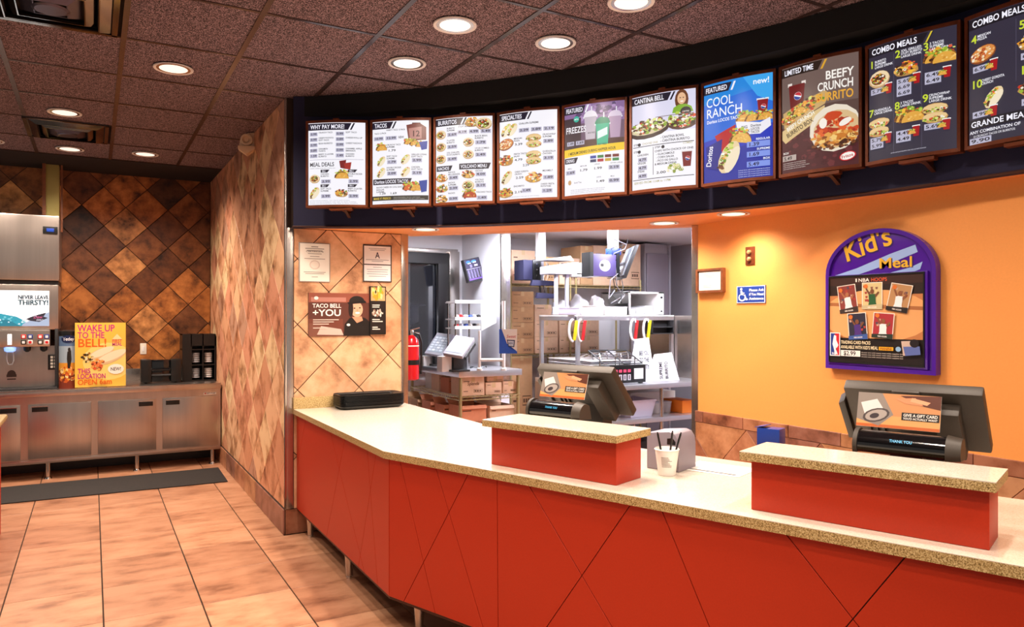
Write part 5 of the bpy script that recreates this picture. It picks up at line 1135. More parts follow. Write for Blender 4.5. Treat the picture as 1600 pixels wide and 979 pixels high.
def card(x, y, w, h, rot, bg, shirt, skin, band_):
    ca, sa = math.cos(rot), math.sin(rot); R2 = lambda pts: [(x+a*ca-b*sa, y+a*sa+b*ca) for a, b in pts]
    P_ = lambda pts, col: c.poly(R2(pts), col)
    P_([(-w/2, -h/2), (w/2, -h/2), (w/2, h/2), (-w/2, h/2)], '#f0e8dc'); P_([(-w/2+.8, -h/2+.8), (w/2-.8, -h/2+.8), (w/2-.8, h/2-.8), (-w/2+.8, h/2-.8)], bg)
    for k in range(10):
        a, b = r.uniform(-w*.4, w*.4), r.uniform(-h*.42, h*.2); P_([(a-1.4, b-1), (a+1.4, b-1), (a+1, b+1.6), (a-1, b+1.6)], r.choice(['#8a5a4a', '#c8a890', '#5a4a5a', '#a83c34']))
    P_([(-3.6, -2), (3.6, -2), (4.2, 8), (-3.2, 8)], shirt); P_([(-3.4, 8), (4.4, 8), (5.6, 13), (1, 12), (-4.4, 13.4)], shirt)
    P_([(-3.2, -1), (-7, -8), (-5.6, -9), (-1.4, -2)], skin); P_([(3.2, -1), (6.6, -5), (8, -3.6), (4, 2)], skin); q = R2([(0.2, -5)])[0]; c.ell(q[0], q[1], 2.1, 2.9, skin); q = R2([(-6.6, -11)])[0]; c.ell(q[0], q[1], 2.3, 2.5, '#d8722c')
    P_([(-w/2, h*.36), (w/2, h*.30), (w/2, h/2), (-w/2, h/2)], band_); q = R2([(-4.5, h*.45)])[0]; c.text('NBA HOOPS', q[0], q[1], 1.7, '#f4ece4', 9.5, rise=rot)
card(21, 26, 21, 33, -.12, '#8a3c34', '#ece8ec', '#a86a48', '#3a2c28'); card(48.5, 23, 22, 31, .0, '#d8c48c', '#2c5c34', '#7a4a30', '#c8b890'); card(77, 26, 22, 31, .2, '#b88a5c', '#f2eef0', '#8a5638', '#241c1a'); card(33, 58, 21, 31, -.07, '#2c2a3c', '#4a2c7a', '#7a4a30', '#3c5a9c'); card(61, 57, 22, 29, .08, '#a8323a', '#f0ecec', '#8a5638', '#28342c')
c.rect(2, 66, 14, 94, '#f2eef0', 1); c.rect(3, 67, 8, 93, '#1c3a8c', 1); c.rect(8, 67, 13, 93, '#c81e2c', 1); c.poly([(7, 69), (9.5, 70), (9.5, 75), (12, 81), (9, 86), (11, 91), (8, 92), (6.4, 84), (5, 80), (6, 74)], '#f6f4f6'); c.text('NBA', 8, 92.4, 2.8, '#f6f4f6', 7, align='C')
c.text('TRADING CARD PACKS', 15, 79, 3.8, '#f0e0b8', 33); c.text("AVAILABLE WITH KID'S MEAL", 15, 84.6, 3.8, '#f0e0b8', 41); c.rect(57, 81, 72, 85, '#e8a81e', 1); c.text('PANINI', 58.4, 84.4, 2.6, '#7a1c14', 12); c.ell(77, 83, 2.8, 2.8, '#8cb4d8'); c.rect(15, 86.6, 37, 93.6, '#f0ece8', 1); c.text('$2.99', 18, 92.4, 5, '#1c1418', 14)
for k in range(3): c.text('choose one with every meal while supplies last', 38, 89+k*2.4, 1.3, '#d8ccc0', 44, bold=0)
c.poly([(80, 74), (96, 73), (97, 88), (82, 90)], '#c8b0a0'); c.poly([(82, 80), (98, 79), (99, 88), (84, 90)], '#5a6aa8'); c.ell(93, 76, 4.6, 4.6, '#1c1418'); c.build(ps, names=('poster_picture', 'poster_lettering'))
# ================================================================== KITCHEN BEYOND THE OPENING
def lump(c, rx, ry, rz, seed, sub=3, jit=.18):
    r = random.Random(seed); bm = bmesh.new(); bmesh.ops.create_icosphere(bm, subdivisions=sub, radius=1)
    ph = [(r.uniform(2, 6), r.uniform(0, 6), Vector((r.uniform(-1, 1), r.uniform(-1, 1), r.uniform(-1, 1)))) for _ in range(7)]
    m = M(); vs = []
    for v in bm.verts:
        k = 1+sum(math.sin(v.co.dot(d)*f*1.6+p) for f, p, d in ph)*jit/3; q = v.co*k
        vs.append((c[0]+q.x*rx, c[1]+q.y*ry, max(c[2]+q.z*rz, c[2]-rz*.6)))
    m.add(vs, [tuple(x.index for x in f.verts) for f in bm.faces]); bm.free(); return m
def tube_sq(m, p, q, w=.03):
    p, q = Vector(p), Vector(q); d = (q-p).normalized(); a = Vector((0,0,1)) if abs(d.z) < .9 else Vector((1,0,0)); b = d.cross(a).normalized(); a = b.cross(d)
    return m.obox(p-a*w/2-b*w/2, q-p, a*w, b*w)
def cbox(label, u0, u1, vt, Y, z0, depth, ma='cardboard', words=(), group='cardboard boxes in the kitchen', open_=False, hmax=None):
    x0, x1 = aty(u0, 500, Y).x+.002, aty(u1, 500, Y).x-.002; z1 = aty((u0+u1)/2, vt, Y).z
    t = thing('cardboard_box', label, 'box', ((x0+x1)/2, Y+depth/2, z0), group)
    r = random.Random(int(u0*7+vt)); h = z1-z0
    if open_:
        w = .006
        obj('box_body', M().box((x0, Y, z0), (x1, Y+w, z1)).box((x0, Y+depth-w, z0), (x1, Y+depth, z1)).box((x0, Y+w, z0), (x0+w, Y+depth-w, z1)).box((x1-w, Y+w, z0), (x1, Y+depth-w, z1)).box((x0, Y, z0), (x1, Y+depth, z0+w)), ma, t)
        obj('flap', M().obox((x0, Y+depth, z1), (x1-x0, 0, 0), (0, .06, .05), (0, 0, .004)), ma, t); obj('flap', M().obox((x0, Y, z1), (x1-x0, 0, 0), (0, -.02, -.03), (0, .003, 0)), ma, t)
    else:
        obj('box_body', M().box((x0, Y, z0), (x1, Y+depth, z1)), ma, t, bevel=.002)
        xm = (x0+x1)/2; obj('tape', M().box((xm-.02, Y-.0008, z1-.05), (xm+.02, Y+.001, z1+.0008)).box((xm-.02, Y, z1), (xm+.02, Y+depth, z1+.0008)), 'tape', t)
    c = Canvas(plane_fn((x0, Y, z1), (1,0,0), (0,0,-1), (0,-1,0), (x1-x0)/100, h/60), base=.0012)
    ink = '#5a3c28'
    if words: c.text(words[0], 50, 26, 11, ink, 52, align='C', bold=0, tilt=.2)
    c.rect(52, 40, 92, 41, ink, 1); c.rect(52, 49, 92, 50, ink, 1); c.rect(52, 40, 53, 50, ink, 1); c.rect(91, 40, 92, 50, ink, 1)
    for k in range(3): c.rect(56+k*11, 43, 64+k*11, 47, ink, 1)
    c.rect(8, 12, 8+r.uniform(14, 34), 14, ink, 1)
    if r.random() < .6: c.rect(8, 44, 8+r.uniform(10, 26), 46, ink, 1)
    c.build(t, names=('box_print', 'box_lettering')); return t
def wire_shelf(t, x0, x1, y0, y1, z, ma='brass_rail', step=.045):
    m = M().box((x0, y0, z-.004), (x1, y0+.008, z+.004)).box((x0, y1-.008, z-.004), (x1, y1, z+.004)).box((x0, y0, z-.034), (x1, y0+.008, z-.026)).box((x0, y0, z-.004), (x0+.008, y1, z+.004)).box((x1-.008, y0, z-.004), (x1, y1, z+.004)).box((x0, y0, z-.034), (x0+.008, y1, z-.026))
    obj('shelf_rim', m, ma, t)
    x = x0+step; mm = M(); k = 0
    while x < x1:
        mm.box((x-.002, y0, z-.003), (x+.002, y1, z+.003)); mm.obox((x-step/2, y0+.003, z-.032), (step/2*(1 if k % 2 else 1), 0, .03), (0, .004, 0), (.004, 0, 0)); x += step; k += 1
    y = y0+step
    while y < y1: mm.obox((x0+.003, y-step/2, z-.032), (0, step/2, .03), (.004, 0, 0), (0, .004, 0)); y += step
    o = obj('shelf_wires', mm, ma, t); o['kind'] = 'stuff'
# ---- order table
X0, X1, Y0, Y1, TZ = 3.01, 3.70, 6.34, 7.62, 1.048
t = thing('order_table', 'steel table with wire shelves under the kitchen service window', 'table', ((X0+X1)/2, (Y0+Y1)/2, 0))
obj('table_top', M().box((X0, Y0, TZ-.06), (X1, Y1, TZ)), 'steel_bright', t, bevel=.004)
for x, y in ((X0+.03, Y0+.03), (X1-.03, Y0+.03), (X0+.03, Y1-.03), (X1-.03, Y1-.03)):
    obj('leg', M().cyl((x, y, 0), (x, y, TZ-.06), .016, n=14), 'brass_rail', t, smooth=True)
for z in (.80, .47): wire_shelf(t, X0+.01, X1-.01, Y0+.01, Y1-.01, z)
cbox('brown carton with a script brand name on the upper wire shelf', 721, 757, 589, Y0+.05, .806, .24, 'cardboard_pale', ('Splenda',))
cbox('small carton at the middle of the upper wire shelf', 759, 784, 597, Y0+.05, .806, .2, 'cardboard_pale')
cbox('small carton at the right end of the upper wire shelf', 786, 808, 595, Y0+.05, .806, .2, 'cardboard_pale')
cbox('flat open carton lying on top of the middle small carton', 761, 787, 587, Y0+.07, aty(771, 596.5, Y0+.05).z+.003, .14, 'cardboard_pale')
cbox('narrow carton left of the script carton, turned to the side', 701, 715, 590, Y0+.35, .806, .2, 'cardboard_red'); cbox('taller carton behind on the left of the upper shelf', 686, 703, 585, Y0+.58, .806, .2, 'cardboard_pale'); cbox('white and pink carton at the far left of the upper shelf', 676, 687, 584, Y0+.82, .806, .2, 'paper')
cbox('large open reddish carton on the lower wire shelf at the corner post', 719, 760, 633, Y0+.06, .476, .26, 'cardboard_red', open_=True); cbox('open carton at the right of the lower wire shelf', 765, 803, 633, Y0+.06, .476, .26, 'cardboard_pale', open_=True)
cbox('open carton second from the corner on the lower shelf', 693, 712, 632, Y0+.36, .476, .22, 'cardboard_red', open_=True); cbox('open carton third from the corner on the lower shelf', 672, 692, 627, Y0+.62, .476, .22, 'cardboard_red', open_=True); cbox('open carton at the left end of the lower shelf', 652, 671, 623, Y0+.9, .476, .24, 'cardboard', open_=True)
# terminals
def terminal(label, BL, BR, TL):
    BL, BR, TL = Vector(BL), Vector(BR), Vector(TL); A_ = BR-BL; S_ = TL-BL; n_ = A_.cross(S_).normalized()
    if n_.z < 0: n_ = -n_
    ctr = BL+A_/2+S_/2
    t = thing('order_terminal', label, 'terminal', (ctr.x, ctr.y, TZ), 'order terminals on the kitchen table')
    obj('terminal_housing', M().obox(BL-n_*.035, A_, S_, n_*.035), 'grey_panel', t, bevel=.006)
    obj('touch_screen', M().obox(BL+A_*.07+S_*.1, A_*.86, S_*.76, n_*.003), 'screen_grey', t)
    obj('side_rail', M().obox(BL+A_*1.02-n_*.06+S_*.1, A_*.06, S_*.8, n_*.03), 'dark_grey', t)
    c = Canvas(plane_fn(TL-S_*.14+A_*.07, A_.normalized(), -S_.normalized(), n_, A_.length*.0086, S_.length*.0076), base=.004)
    for i in range(4):
        for j in range(6): c.rect(4+i*24, 8+j*15, 24+i*24, 19+j*15, ['#dfe6ec', '#c4ccd4', '#eef2f4'][(i*j) % 3], 1)
    c.build(t, names=('screen_keys', 'x'))
    obj('terminal_base', M().box((ctr.x-.09, ctr.y-.06, TZ+.001), (ctr.x+.09, ctr.y+.1, TZ+.02)).box((ctr.x-.05, ctr.y-.0, TZ+.015), (ctr.x+.05, ctr.y+.07, ctr.z-.05)), 'dark_grey', t, bevel=.004)
    obj('receipt_printer', M().box((BL.x-.0, BL.y+.02, TZ+.001), (BL.x+.1, BL.y+.14, BL.z-.035)), 'white_plastic', t, bevel=.006)
terminal('left order terminal with tilted screen on the kitchen table', at(663, 551, 7.75), at(690, 555, 7.65), at(683, 519, 7.95))
terminal('right order terminal with tilted screen on the kitchen table', at(692, 551, 6.9), at(722, 556, 6.8), at(712, 523, 7.15))
# card reader wedge at the table corner
p = at(732, 572, 7.0)
one('scanner_wedge', M().prism([(p.x-.06, p.y+.15, TZ+.001), (p.x+.06, p.y+.15, TZ+.001), (p.x+.06, p.y+.15, TZ+.16), (p.x-.01, p.y+.15, TZ+.09)], (0, .12, 0)), 'dark_grey', 'dark wedge shaped scanner next to the right order terminal', 'scanner', bevel=.004)
# condiment tray rack
rx0, rx1, ry0, ry1 = 3.16, 3.62, 6.74, 6.98
t = thing('condiment_rack', 'white rack with three trays of packets above the kitchen table', 'rack', ((rx0+rx1)/2, 7.1, TZ))
for k, z in enumerate((1.70, 1.53, 1.44)):
    s_ = obj('tray', M().box((rx0, ry0, z), (rx1-.18*(k > 0), ry1, z+.012)).box((rx0, ry0, z+.012), (rx1-.18*(k > 0), ry0+.008, z+.03)), 'white_plastic', t)
obj('end_panel', M().prism([(rx1-.17, ry0-.01, z) for z in (1.42,)]+[(rx1, ry0-.01, 1.50), (rx1, ry0-.01, 1.70), (rx1-.17, ry0-.01, 1.70)], (0, .02, 0)), 'white_plastic', t, bevel=.004)
for x in (rx0+.02, rx1-.2): obj('rack_post', M().cyl((x, ry1-.03, TZ+.002), (x, ry1-.03, 1.70), .01, n=10), 'chrome', t, smooth=True)
for x in (rx0+.02,): obj('rack_post', M().cyl((x, ry0+.03, TZ+.002), (x, ry0+.03, 1.70), .01, n=10), 'chrome', t, smooth=True)
r = random.Random(31)
for k, z in enumerate((1.552, 1.462)):
    for j in range(6):
        x = rx0+.04+j*.05
        one('sauce_packet', lump((x, ry0+.06, z+.016), .026, .035, .018, j+k*9, 2), ['paper', 'red_plastic', 'clear_plastic', 'blue_sign', 'paper', 'dark_grey'][(j+k) % 6], ['white', 'red', 'clear', 'blue', 'white', 'dark'][(j+k) % 6]+' sauce packet, number %s from the left on the %s tray of the white rack' % (['one', 'two', 'three', 'four', 'five', 'six'][j], ['middle', 'bottom'][k]), 'packet', 'packets on the condiment rack', smooth=True)
one('paper_pad', M().box((rx0+.05, ry0+.03, 1.713), (rx0+.33, ry0+.33, 1.722)), 'paper', 'sheet of paper with notes lying on the white rack', 'paper')
# white pipe stand
t = thing('pipe_stand', 'white pipe frame at the right corner of the kitchen table', 'stand', (3.5, 6.5, TZ))
pa, pb = at(749, 560, 7.1), at(787, 560, 7.1)
for q, top in ((pa, 516), (pb, 470)): obj('pipe', M().cyl((q.x, q.y, TZ+.002), (q.x, q.y, at(749, top, 7.1).z), .016, n=14), 'white_plastic', t, smooth=True); obj('pipe_base', M().lathe([(.028, .001), (.028, .02), (.017, .03)], (q.x, q.y, TZ), 16), 'white_plastic', t, smooth=True)
obj('cross_pipe', M().cyl((pa.x, pa.y, at(749, 562, 7.1).z), (pb.x, pb.y, at(749, 562, 7.1).z), .015, n=14), 'white_plastic', t, smooth=True)
t = thing('cable', 'loose black cable on the kitchen table between the pipes', 'cable', (3.45, 6.6, TZ))
obj('cable_loop', M().tube([(3.36+.09*math.cos(a), 6.62+.05*math.sin(a*1.0), TZ+.008+.012*math.sin(2*a)**2) for a in [k*.35 for k in range(17)]], .005, 6), 'black_plastic', t, smooth=True)
# hanging blue and white card
a, b = at(780, 514, 7.0), at(808, 552, 7.0)
t = thing('hanging_card', 'white and blue promotional card hung at the end of the kitchen table', 'card', ((a.x+b.x)/2, a.y, b.z))
dx = Vector((b.x-a.x, b.y-a.y, 0)); nn = Vector((dx.y, -dx.x, 0)).normalized()
obj('card_sheet', M().obox((a.x, a.y, b.z), dx, (0,0,a.z-b.z), -nn*.003), 'paper', t)
obj('card_hook', M().tube([Vector((pb.x, pb.y, a.z-.02)), Vector((a.x, a.y, a.z-.01))+dx*.3], .003, 6), 'chrome', t)
c = Canvas(plane_fn(a, dx.normalized(), (0,0,-1), nn, dx.length/100, (a.z-b.z)/140), base=.001); c.strip = 200
c.poly([(0, 0), (14, 0), (30, 60), (60, 110), (100, 128), (100, 140), (0, 140)], '#2a5cc8'); c.poly([(42, 60), (88, 62), (84, 104), (50, 100)], '#3a4a6a'); c.poly([(48, 66), (82, 68), (79, 98), (54, 95)], '#c8d8e8'); c.text('Sweet', 40, 50, 18, '#c82a3a', 52, bold=0, tilt=.2); c.text('NEW', 52, 86, 10, '#2a4a8a', 24); c.build(t, names=('card_picture', 'card_lettering'))
# fire extinguisher
ex, ey = 2.26, 5.66
t = thing('fire_extinguisher', 'red fire extinguisher hung behind the left steel post', 'extinguisher', (ex, ey, 1.05))
obj('cylinder', M().lathe([(.05, 1.05), (.063, 1.06), (.063, 1.34), (.055, 1.38), (.03, 1.405), (.02, 1.415)], (ex, ey, 0), 24), 'red_gloss', t, smooth=True)
obj('band', M().lathe([(.0645, 1.175), (.0645, 1.215)], (ex, ey, 0), 24), 'black_plastic', t, smooth=True)
obj('label', M().lathe([(.0642, 1.325), (.0605, 1.35)], (ex, ey, 0), 24), 'paper', t, smooth=True)
obj('valve', M().lathe([(.02, 1.41), (.022, 1.44), (.016, 1.455), (0, 1.455)], (ex, ey, 0), 14), 'chrome', t, smooth=True)
obj('lever', M().obox((ex-.015, ey-.01, 1.45), (.085, 0, .02), (0, .02, 0), (0, 0, .008)).obox((ex-.015, ey-.01, 1.436), (.085, 0, -.008), (0, .02, 0), (0, 0, .008)), 'chrome', t)
obj('hose', M().tube([(ex+.02, ey-.01, 1.43), (ex+.06, ey-.02, 1.42), (ex+.075, ey-.03, 1.36), (ex+.076, ey-.03, 1.22), (ex+.07, ey-.03, 1.1)], .009, 10), 'black_plastic', t, smooth=True)
obj('wall_bracket', M().box((XP+.012, ey-.05, 1.18), (ex-.055, ey-.03, 1.21)).box((XP+.004, ey-.08, 1.1), (XP+.016, ey-.02, 1.4)), 'steel_v', t)
# chart display on the partition
q = [at(u, v, tt) for u, v, tt in ((724, 406, 8.0), (748, 401, 8.15), (758, 437, 8.15), (733, 441, 8.0))]
t = thing('order_monitor', 'tilted dark monitor with blue chart on the white partition', 'monitor', (q[2].x, q[2].y, q[2].z))
n_ = (q[1]-q[0]).cross(q[3]-q[0]).normalized(); n_ = n_ if n_.y < 0 else -n_
obj('monitor_case', M().prism(q, -n_*.05), 'dark_grey', t, bevel=.003)
c = Canvas(plane_fn(q[0], (q[1]-q[0])/(q[1]-q[0]).length, (q[3]-q[0])/(q[3]-q[0]).length, n_, (q[1]-q[0]).length/100, (q[3]-q[0]).length/100), base=.001); c.strip = 200
c.rect(4, 4, 96, 96, '#3a3450', 1); c.ell(25, 14, 14, 6, '#3a7ac8'); c.ell(60, 14, 16, 6, '#4a9ae0'); c.rect(20, 18, 40, 22, '#e8f0f8', 1); c.rect(54, 16, 74, 21, '#e8f0f8', 1); c.rect(30, 26, 44, 40, '#8a84a8', 1); c.rect(58, 28, 80, 36, '#e0dcec', 1); c.rect(4, 44, 96, 46, '#c8c4dc', 1)
for k in range(5):
    for j in range(11): c.rect(8+k*18, 50+j*3.4, 8+k*18+11, 51.6+j*3.4, '#9c94bc', 1)
c.rect(4, 88, 96, 94, '#7a5ac0', 1); c.build(t, 'print', names=('screen_chart', 'x'))
obj('monitor_bracket', M().obox((q[1]+q[2])/2-n_*.07, (KX-((q[1]+q[2])/2).x+.0, 0, 0), (0, .04, 0), (0, 0, .06)), 'white_plastic', t)
# ---- storage shelving and cartons
SY, SZ1, SZ2 = 7.12, 1.93, 1.14
sx0, sx1 = aty(797, 500, SY).x+.0, aty(1004, 500, SY).x
sx0 = max(sx0, KX+.12)
t = thing('storage_shelving', 'brass coloured wire shelving along the kitchen back wall', 'shelving', ((sx0+sx1)/2, SY+.25, 0))
for z in (SZ1, SZ2, .45): wire_shelf(t, sx0, sx1, SY, SY+.52, z, step=.06)
for x in (sx0+.02, (sx0+sx1)/2-.12, (sx0+sx1)/2-.04, sx1-.02):
    for y in (SY+.02, SY+.5): obj('upright', M().cyl((x, y, 0), (x, y, SZ1+.08), .013, n=12), 'brass_rail', t, smooth=True)
z1_, z2_ = SZ1+.008, SZ2+.008
def sb(label, u0, u1, vt, z0, ma, Y=SY+.05, d=.42): return cbox(label, u0, u1, vt, Y, z0, d, ma, group='cartons on the storage shelves')
sb('tall pale carton at the left end of the top shelf beside the steel post', 799, 836, 391, z1_, 'cardboard_pale')
sb('low carton behind the left hanging pole on the top shelf', 838, 872, 401, z1_, 'cardboard')
sb('wide pale carton behind the heat lamp beam on the top shelf', 874, 906, 403, z1_, 'cardboard_pale')
sb('tall dark brown carton near the middle of the top shelf', 907, 926, 384, z1_, 'cardboard')
sb('tall pale carton behind the purple monitor box', 927, 968, 384, z1_, 'cardboard_pale')
sb('tall carton at the right end of the top shelf beside the grey freezer', 970, 1001, 381, z1_, 'cardboard_pale')
def stack(u0, u1, n, z0, h, ma, names):
    for k in range(n):
        x0, x1 = aty(u0, 500, SY+.05).x, aty(u1, 500, SY+.05).x; vt = HORIZON-(z0+(k+1)*h-.003-EYE)/(aty((u0+u1)/2, 500, SY+.05)-Vector((0,0,EYE))).dot(Vector((FW[0], FW[1], 0)))*FPX
        cbox(names % ['lowest', 'second', 'third', 'fourth'][k], u0, u1, vt, SY+.05, z0+k*h, .42, ma, group='cartons on the storage shelves')
stack(799, 834, 4, z2_, .175, 'cardboard', 'brown carton in the stack by the steel post, %s from the shelf')
stack(836, 872, 3, z2_, .185, 'cardboard_pale', 'pale carton in the stack behind the steel frame, %s from the shelf')
stack(874, 900, 3, z2_, .185, 'cardboard_pale', 'pale carton in the middle stack behind the steel frame, %s from the shelf')
stack(903, 936, 2, z2_, .19, 'cardboard_pale', 'pale carton in the stack below the purple monitor box, %s from the shelf')
cbox('brown carton on the floor shelf by the steel post', 799, 832, 556, SY+.05, .458, .42, 'cardboard', group='cartons on the storage shelves')
# grey upright freezer
FY = 7.2
fx0, fx1 = aty(1010, 400, FY).x, aty(1048, 400, FY).x; ft = aty(1030, 381, FY).z
t = thing('upright_freezer', 'grey upright freezer door at the back right of the kitchen', 'freezer', ((fx0+fx1)/2, FY+.3, 0))
obj('freezer_body', M().box((fx0, FY+.03, .05), (fx1, KY-.02, ft)), 'grey_panel', t, bevel=.006)
obj('freezer_door', M().box((fx0+.01, FY, .12), (fx1-.03, FY+.028, ft-.12)), 'mauve_panel', t, bevel=.012)
obj('hinge_rail', M().box((fx1-.03, FY-.002, .12), (fx1, FY+.028, ft)), 'steel_bright', t)
obj('freezer_foot', M().box((fx0+.03, FY+.05, 0), (fx1-.03, KY-.05, .05)), 'black_plastic', t)
# ---- prep table
PX0, PX1, PY0, PY1, PZ = 4.24, 5.62, 5.68, 6.98, .90
t = thing('prep_table', 'stainless prep table with two shelves in the kitchen', 'table', ((PX0+PX1)/2, 6.3, 0))
obj('table_top', M().box((PX0, PY0, PZ-.045), (PX1, PY1, PZ)), 'steel_bright', t, bevel=.004)
obj('lower_shelf', M().box((PX0+.03, PY0+.02, .54), (PX1-.02, PY1-.05, .565)).box((PX0+.03, PY0+.018, .52), (PX1-.02, PY0+.03, .565)), 'steel_bright', t, bevel=.002)
obj('side_panel', M().box((PX0, PY0+.3, .2), (PX0+.02, PY1, PZ-.045)), 'steel', t)
for x, y in ((PX0+.03, PY0+.04), (PX1-.04, PY0+.04), (PX0+.05, PY1-.04), (PX1-.04, PY1-.04), (4.95, PY0+.04)): obj('leg', M().cyl((x, y, 0), (x, y, PZ-.045), .02, n=14), 'steel_v', t, smooth=True)
# over-shelf frame
SH = 1.575
t = thing('overshelf_frame', 'square steel tube frame with shelf standing on the prep table', 'shelf', (4.9, 6.6, PZ))
for x, y in ((4.31, 6.26), (4.31, 6.96), (5.56, 6.26), (5.56, 6.96)): obj('post', tube_sq(M(), (x, y, PZ+.001), (x, y, SH-.03), .036), 'steel_bright', t)
obj('top_rail', tube_sq(tube_sq(tube_sq(M(), (4.29, 6.26, SH-.03), (5.58, 6.26, SH-.03), .04), (4.31, 6.26, SH-.03), (4.31, 6.96, SH-.03), .04), (4.29, 6.96, SH-.03), (5.58, 6.96, SH-.03), .04), 'steel_bright', t)
obj('shelf_plate', M().box((4.29, 6.24, SH-.008), (5.58, 6.98, SH+.006)), 'white_plastic', t)
obj('end_guard', M().box((5.585, 5.74, PZ+.002), (5.6, 6.9, SH)), 'steel_v', t)
obj('slot_rack', M().box((5.24, 6.30, SH-.2), (5.54, 6.32, SH-.05)).box((5.24, 6.2, SH-.2), (5.54, 6.3, SH-.19)).box((5.24, 6.2, SH-.13), (5.54, 6.3, SH-.12)).box((5.24, 6.2, SH-.2), (5.25, 6.3, SH-.05)).box((5.53, 6.2, SH-.2), (5.54, 6.3, SH-.05)), 'dark_grey', t)
# things on the over-shelf
for i, (u, v, rx, ry, rz, nm) in enumerate(((893, 478, .10, .12, .10, 'crumpled white paper heap at the left of the steel shelf'), (922, 476, .095, .14, .13, 'tall crumpled white paper heap in the middle of the steel shelf'), (951, 474, .085, .13, .13, 'crumpled white paper heap below the purple monitor box'))):
    p = aty(u, v, 6.5); one('paper_heap', lump((p.x, 6.72, SH+.01+rz*.6), rx, ry, rz, 60+i), 'bag_white', nm, 'paper', 'paper heaps on the steel shelf', smooth=True)
for k, (u0, u1, h_, nm) in enumerate(((872, 905, .07, 'low white tray at the left front of the steel shelf'), (908, 942, .09, 'white tray at the middle front of the steel shelf'), (945, 979, .08, 'white tray at the right front of the steel shelf'))):
    xa, xb = aty(u0, 480, 6.3).x, aty(u1, 480, 6.3).x
    t = thing('food_tray', nm, 'tray', ((xa+xb)/2, 6.33, SH), 'white trays on the steel shelf')
    obj('tray_body', M().box((xa, 6.29, SH+.008), (xb, 6.40, SH+.008+h_)), 'bin_plastic' if k == 0 else 'white_plastic', t, bevel=.006)
    obj('tray_rim', M().box((xa-.006, 6.284, SH+.008+h_), (xb+.006, 6.406, SH+.014+h_)), 'white_plastic', t, bevel=.002)
a, b = aty(982, 455, 6.35), aty(1062, 489, 6.35)
t = thing('white_cabinet', 'white open fronted steel cabinet at the right of the steel shelf', 'cabinet', ((a.x+b.x)/2, 6.5, SH))
zt, zb = a.z, SH+.008; bx1 = min(b.x, 5.53)
obj('cabinet_shell', M().box((a.x, 6.35, zb), (a.x+.03, 6.85, zt)).box((bx1-.08, 6.35, zb), (bx1, 6.85, zt)).box((a.x, 6.35, zt-.02), (bx1, 6.85, zt)).box((a.x, 6.83, zb), (bx1, 6.85, zt)).box((a.x, 6.35, zb), (bx1, 6.85, zb+.01)), 'white_plastic', t, bevel=.003)
for z in (zt-.06,): obj('cabinet_knob', M().lathe([(.012, 0), (.012, .012), (0, .014)], (bx1-.04, 6.35, z), 12, (0,-1,0)), 'black_plastic', t, smooth=True)
obj('cabinet_latch', M().cyl((bx1-.04, 6.348, zb+.04), (bx1-.04, 6.34, zb+.04), .01, n=10), 'black_plastic', t)
for k in range(3): one('wrapper_sheets', M().box((a.x+.05+k*.12, 6.42, zb+.014), (a.x+.15+k*.12, 6.75, zb+.06+.02*k)), 'bag_white', '%s pile of white wrappers inside the open white cabinet' % ['left', 'middle', 'right'][k], 'wrappers', 'wrapper piles in the white cabinet', bevel=.004)
# heat lamp bridge
Yh = 6.46
t = thing('heat_lamp', 'grey and white heat lamp beam on two posts above the steel shelf', 'lamp', (aty(880, 450, Yh).x, Yh, SH))
for u in (870, 887): x = aty(u, 450, Yh).x; obj('lamp_post', M().box((x-.017, Yh+.0, SH+.008), (x+.017, Yh+.03, 2.01)), 'grey_panel', t, bevel=.003)
x0, x1, x2 = aty(857, 420, Yh).x, aty(899, 420, Yh).x, aty(931, 420, Yh).x
obj('beam_grey', M().prism([(x0, Yh-.03, 2.005), (x1, Yh-.03, 2.005), (x1, Yh-.03, 2.135), (x0, Yh-.03, 2.085)], (0, .2, 0)), 'grey_panel', t, bevel=.004)
obj('beam_white', M().box((x1+.002, Yh-.03, 2.02), (x2, Yh+.17, 2.13)), 'white_plastic', t, bevel=.004)
obj('beam_lip', M().box((x1-.06, Yh-.05, 1.985), (x2, Yh+.15, 2.004)), 'white_plastic', t)
obj('beam_hood', M().prism([(x0+.0, Yh, 2.15), (x1-.02, Yh, 2.15), (x1-.06, Yh, 2.20), (x0, Yh, 2.155)], (0, .25, 0)), 'grey_panel', t)
# hanging displays
t = thing('hanging_display', 'purple monitor box with round white sticker on a white ceiling pole', 'monitor', (at(945, 415, 7.3).x, at(945, 415, 7.3).y, 1.9), 'displays hung from the kitchen ceiling')
a, b = at(927, 397, 7.3), at(963, 431, 7.3); Yd = (a.y+b.y)/2
xa, xb = aty(927, 400, Yd).x, aty(963, 400, Yd).x; za, zb = aty(945, 431, Yd).z, aty(945, 397, Yd).z
obj('monitor_box', M().box((xa, Yd, za), (xb, Yd+.14, zb)), 'monitor_purple', t, bevel=.004)
obj('side_fin', M().box((xa-.04, Yd-.005, za-.005), (xa-.002, Yd+.14, zb+.015)), 'black_plastic', t); obj('side_fin', M().box((xb+.002, Yd-.005, za-.005), (xb+.04, Yd+.14, zb+.015)), 'black_plastic', t)
c = Canvas(plane_fn((xa, Yd, zb), (1,0,0), (0,0,-1), (0,-1,0), (xb-xa)/100, (zb-za)/100), base=.001); c.strip = 200; c.ell(50, 52, 24, 26, '#ece8f0', 0, 24); c.ell(38, 50, 8, 8, '#1c1a24'); c.text('SVA', 47, 57, 12, '#3a3648', 22); c.build(t, names=('sticker', 'sticker_lettering'))
px = (aty(949, 380, Yd+.1).x+aty(964, 380, Yd+.1).x)/2
obj('ceiling_pole', M().box((px-.045, Yd+.05, zb+.06), (px+.045, Yd+.12, KC-.002)), 'white_plastic', t, bevel=.004)
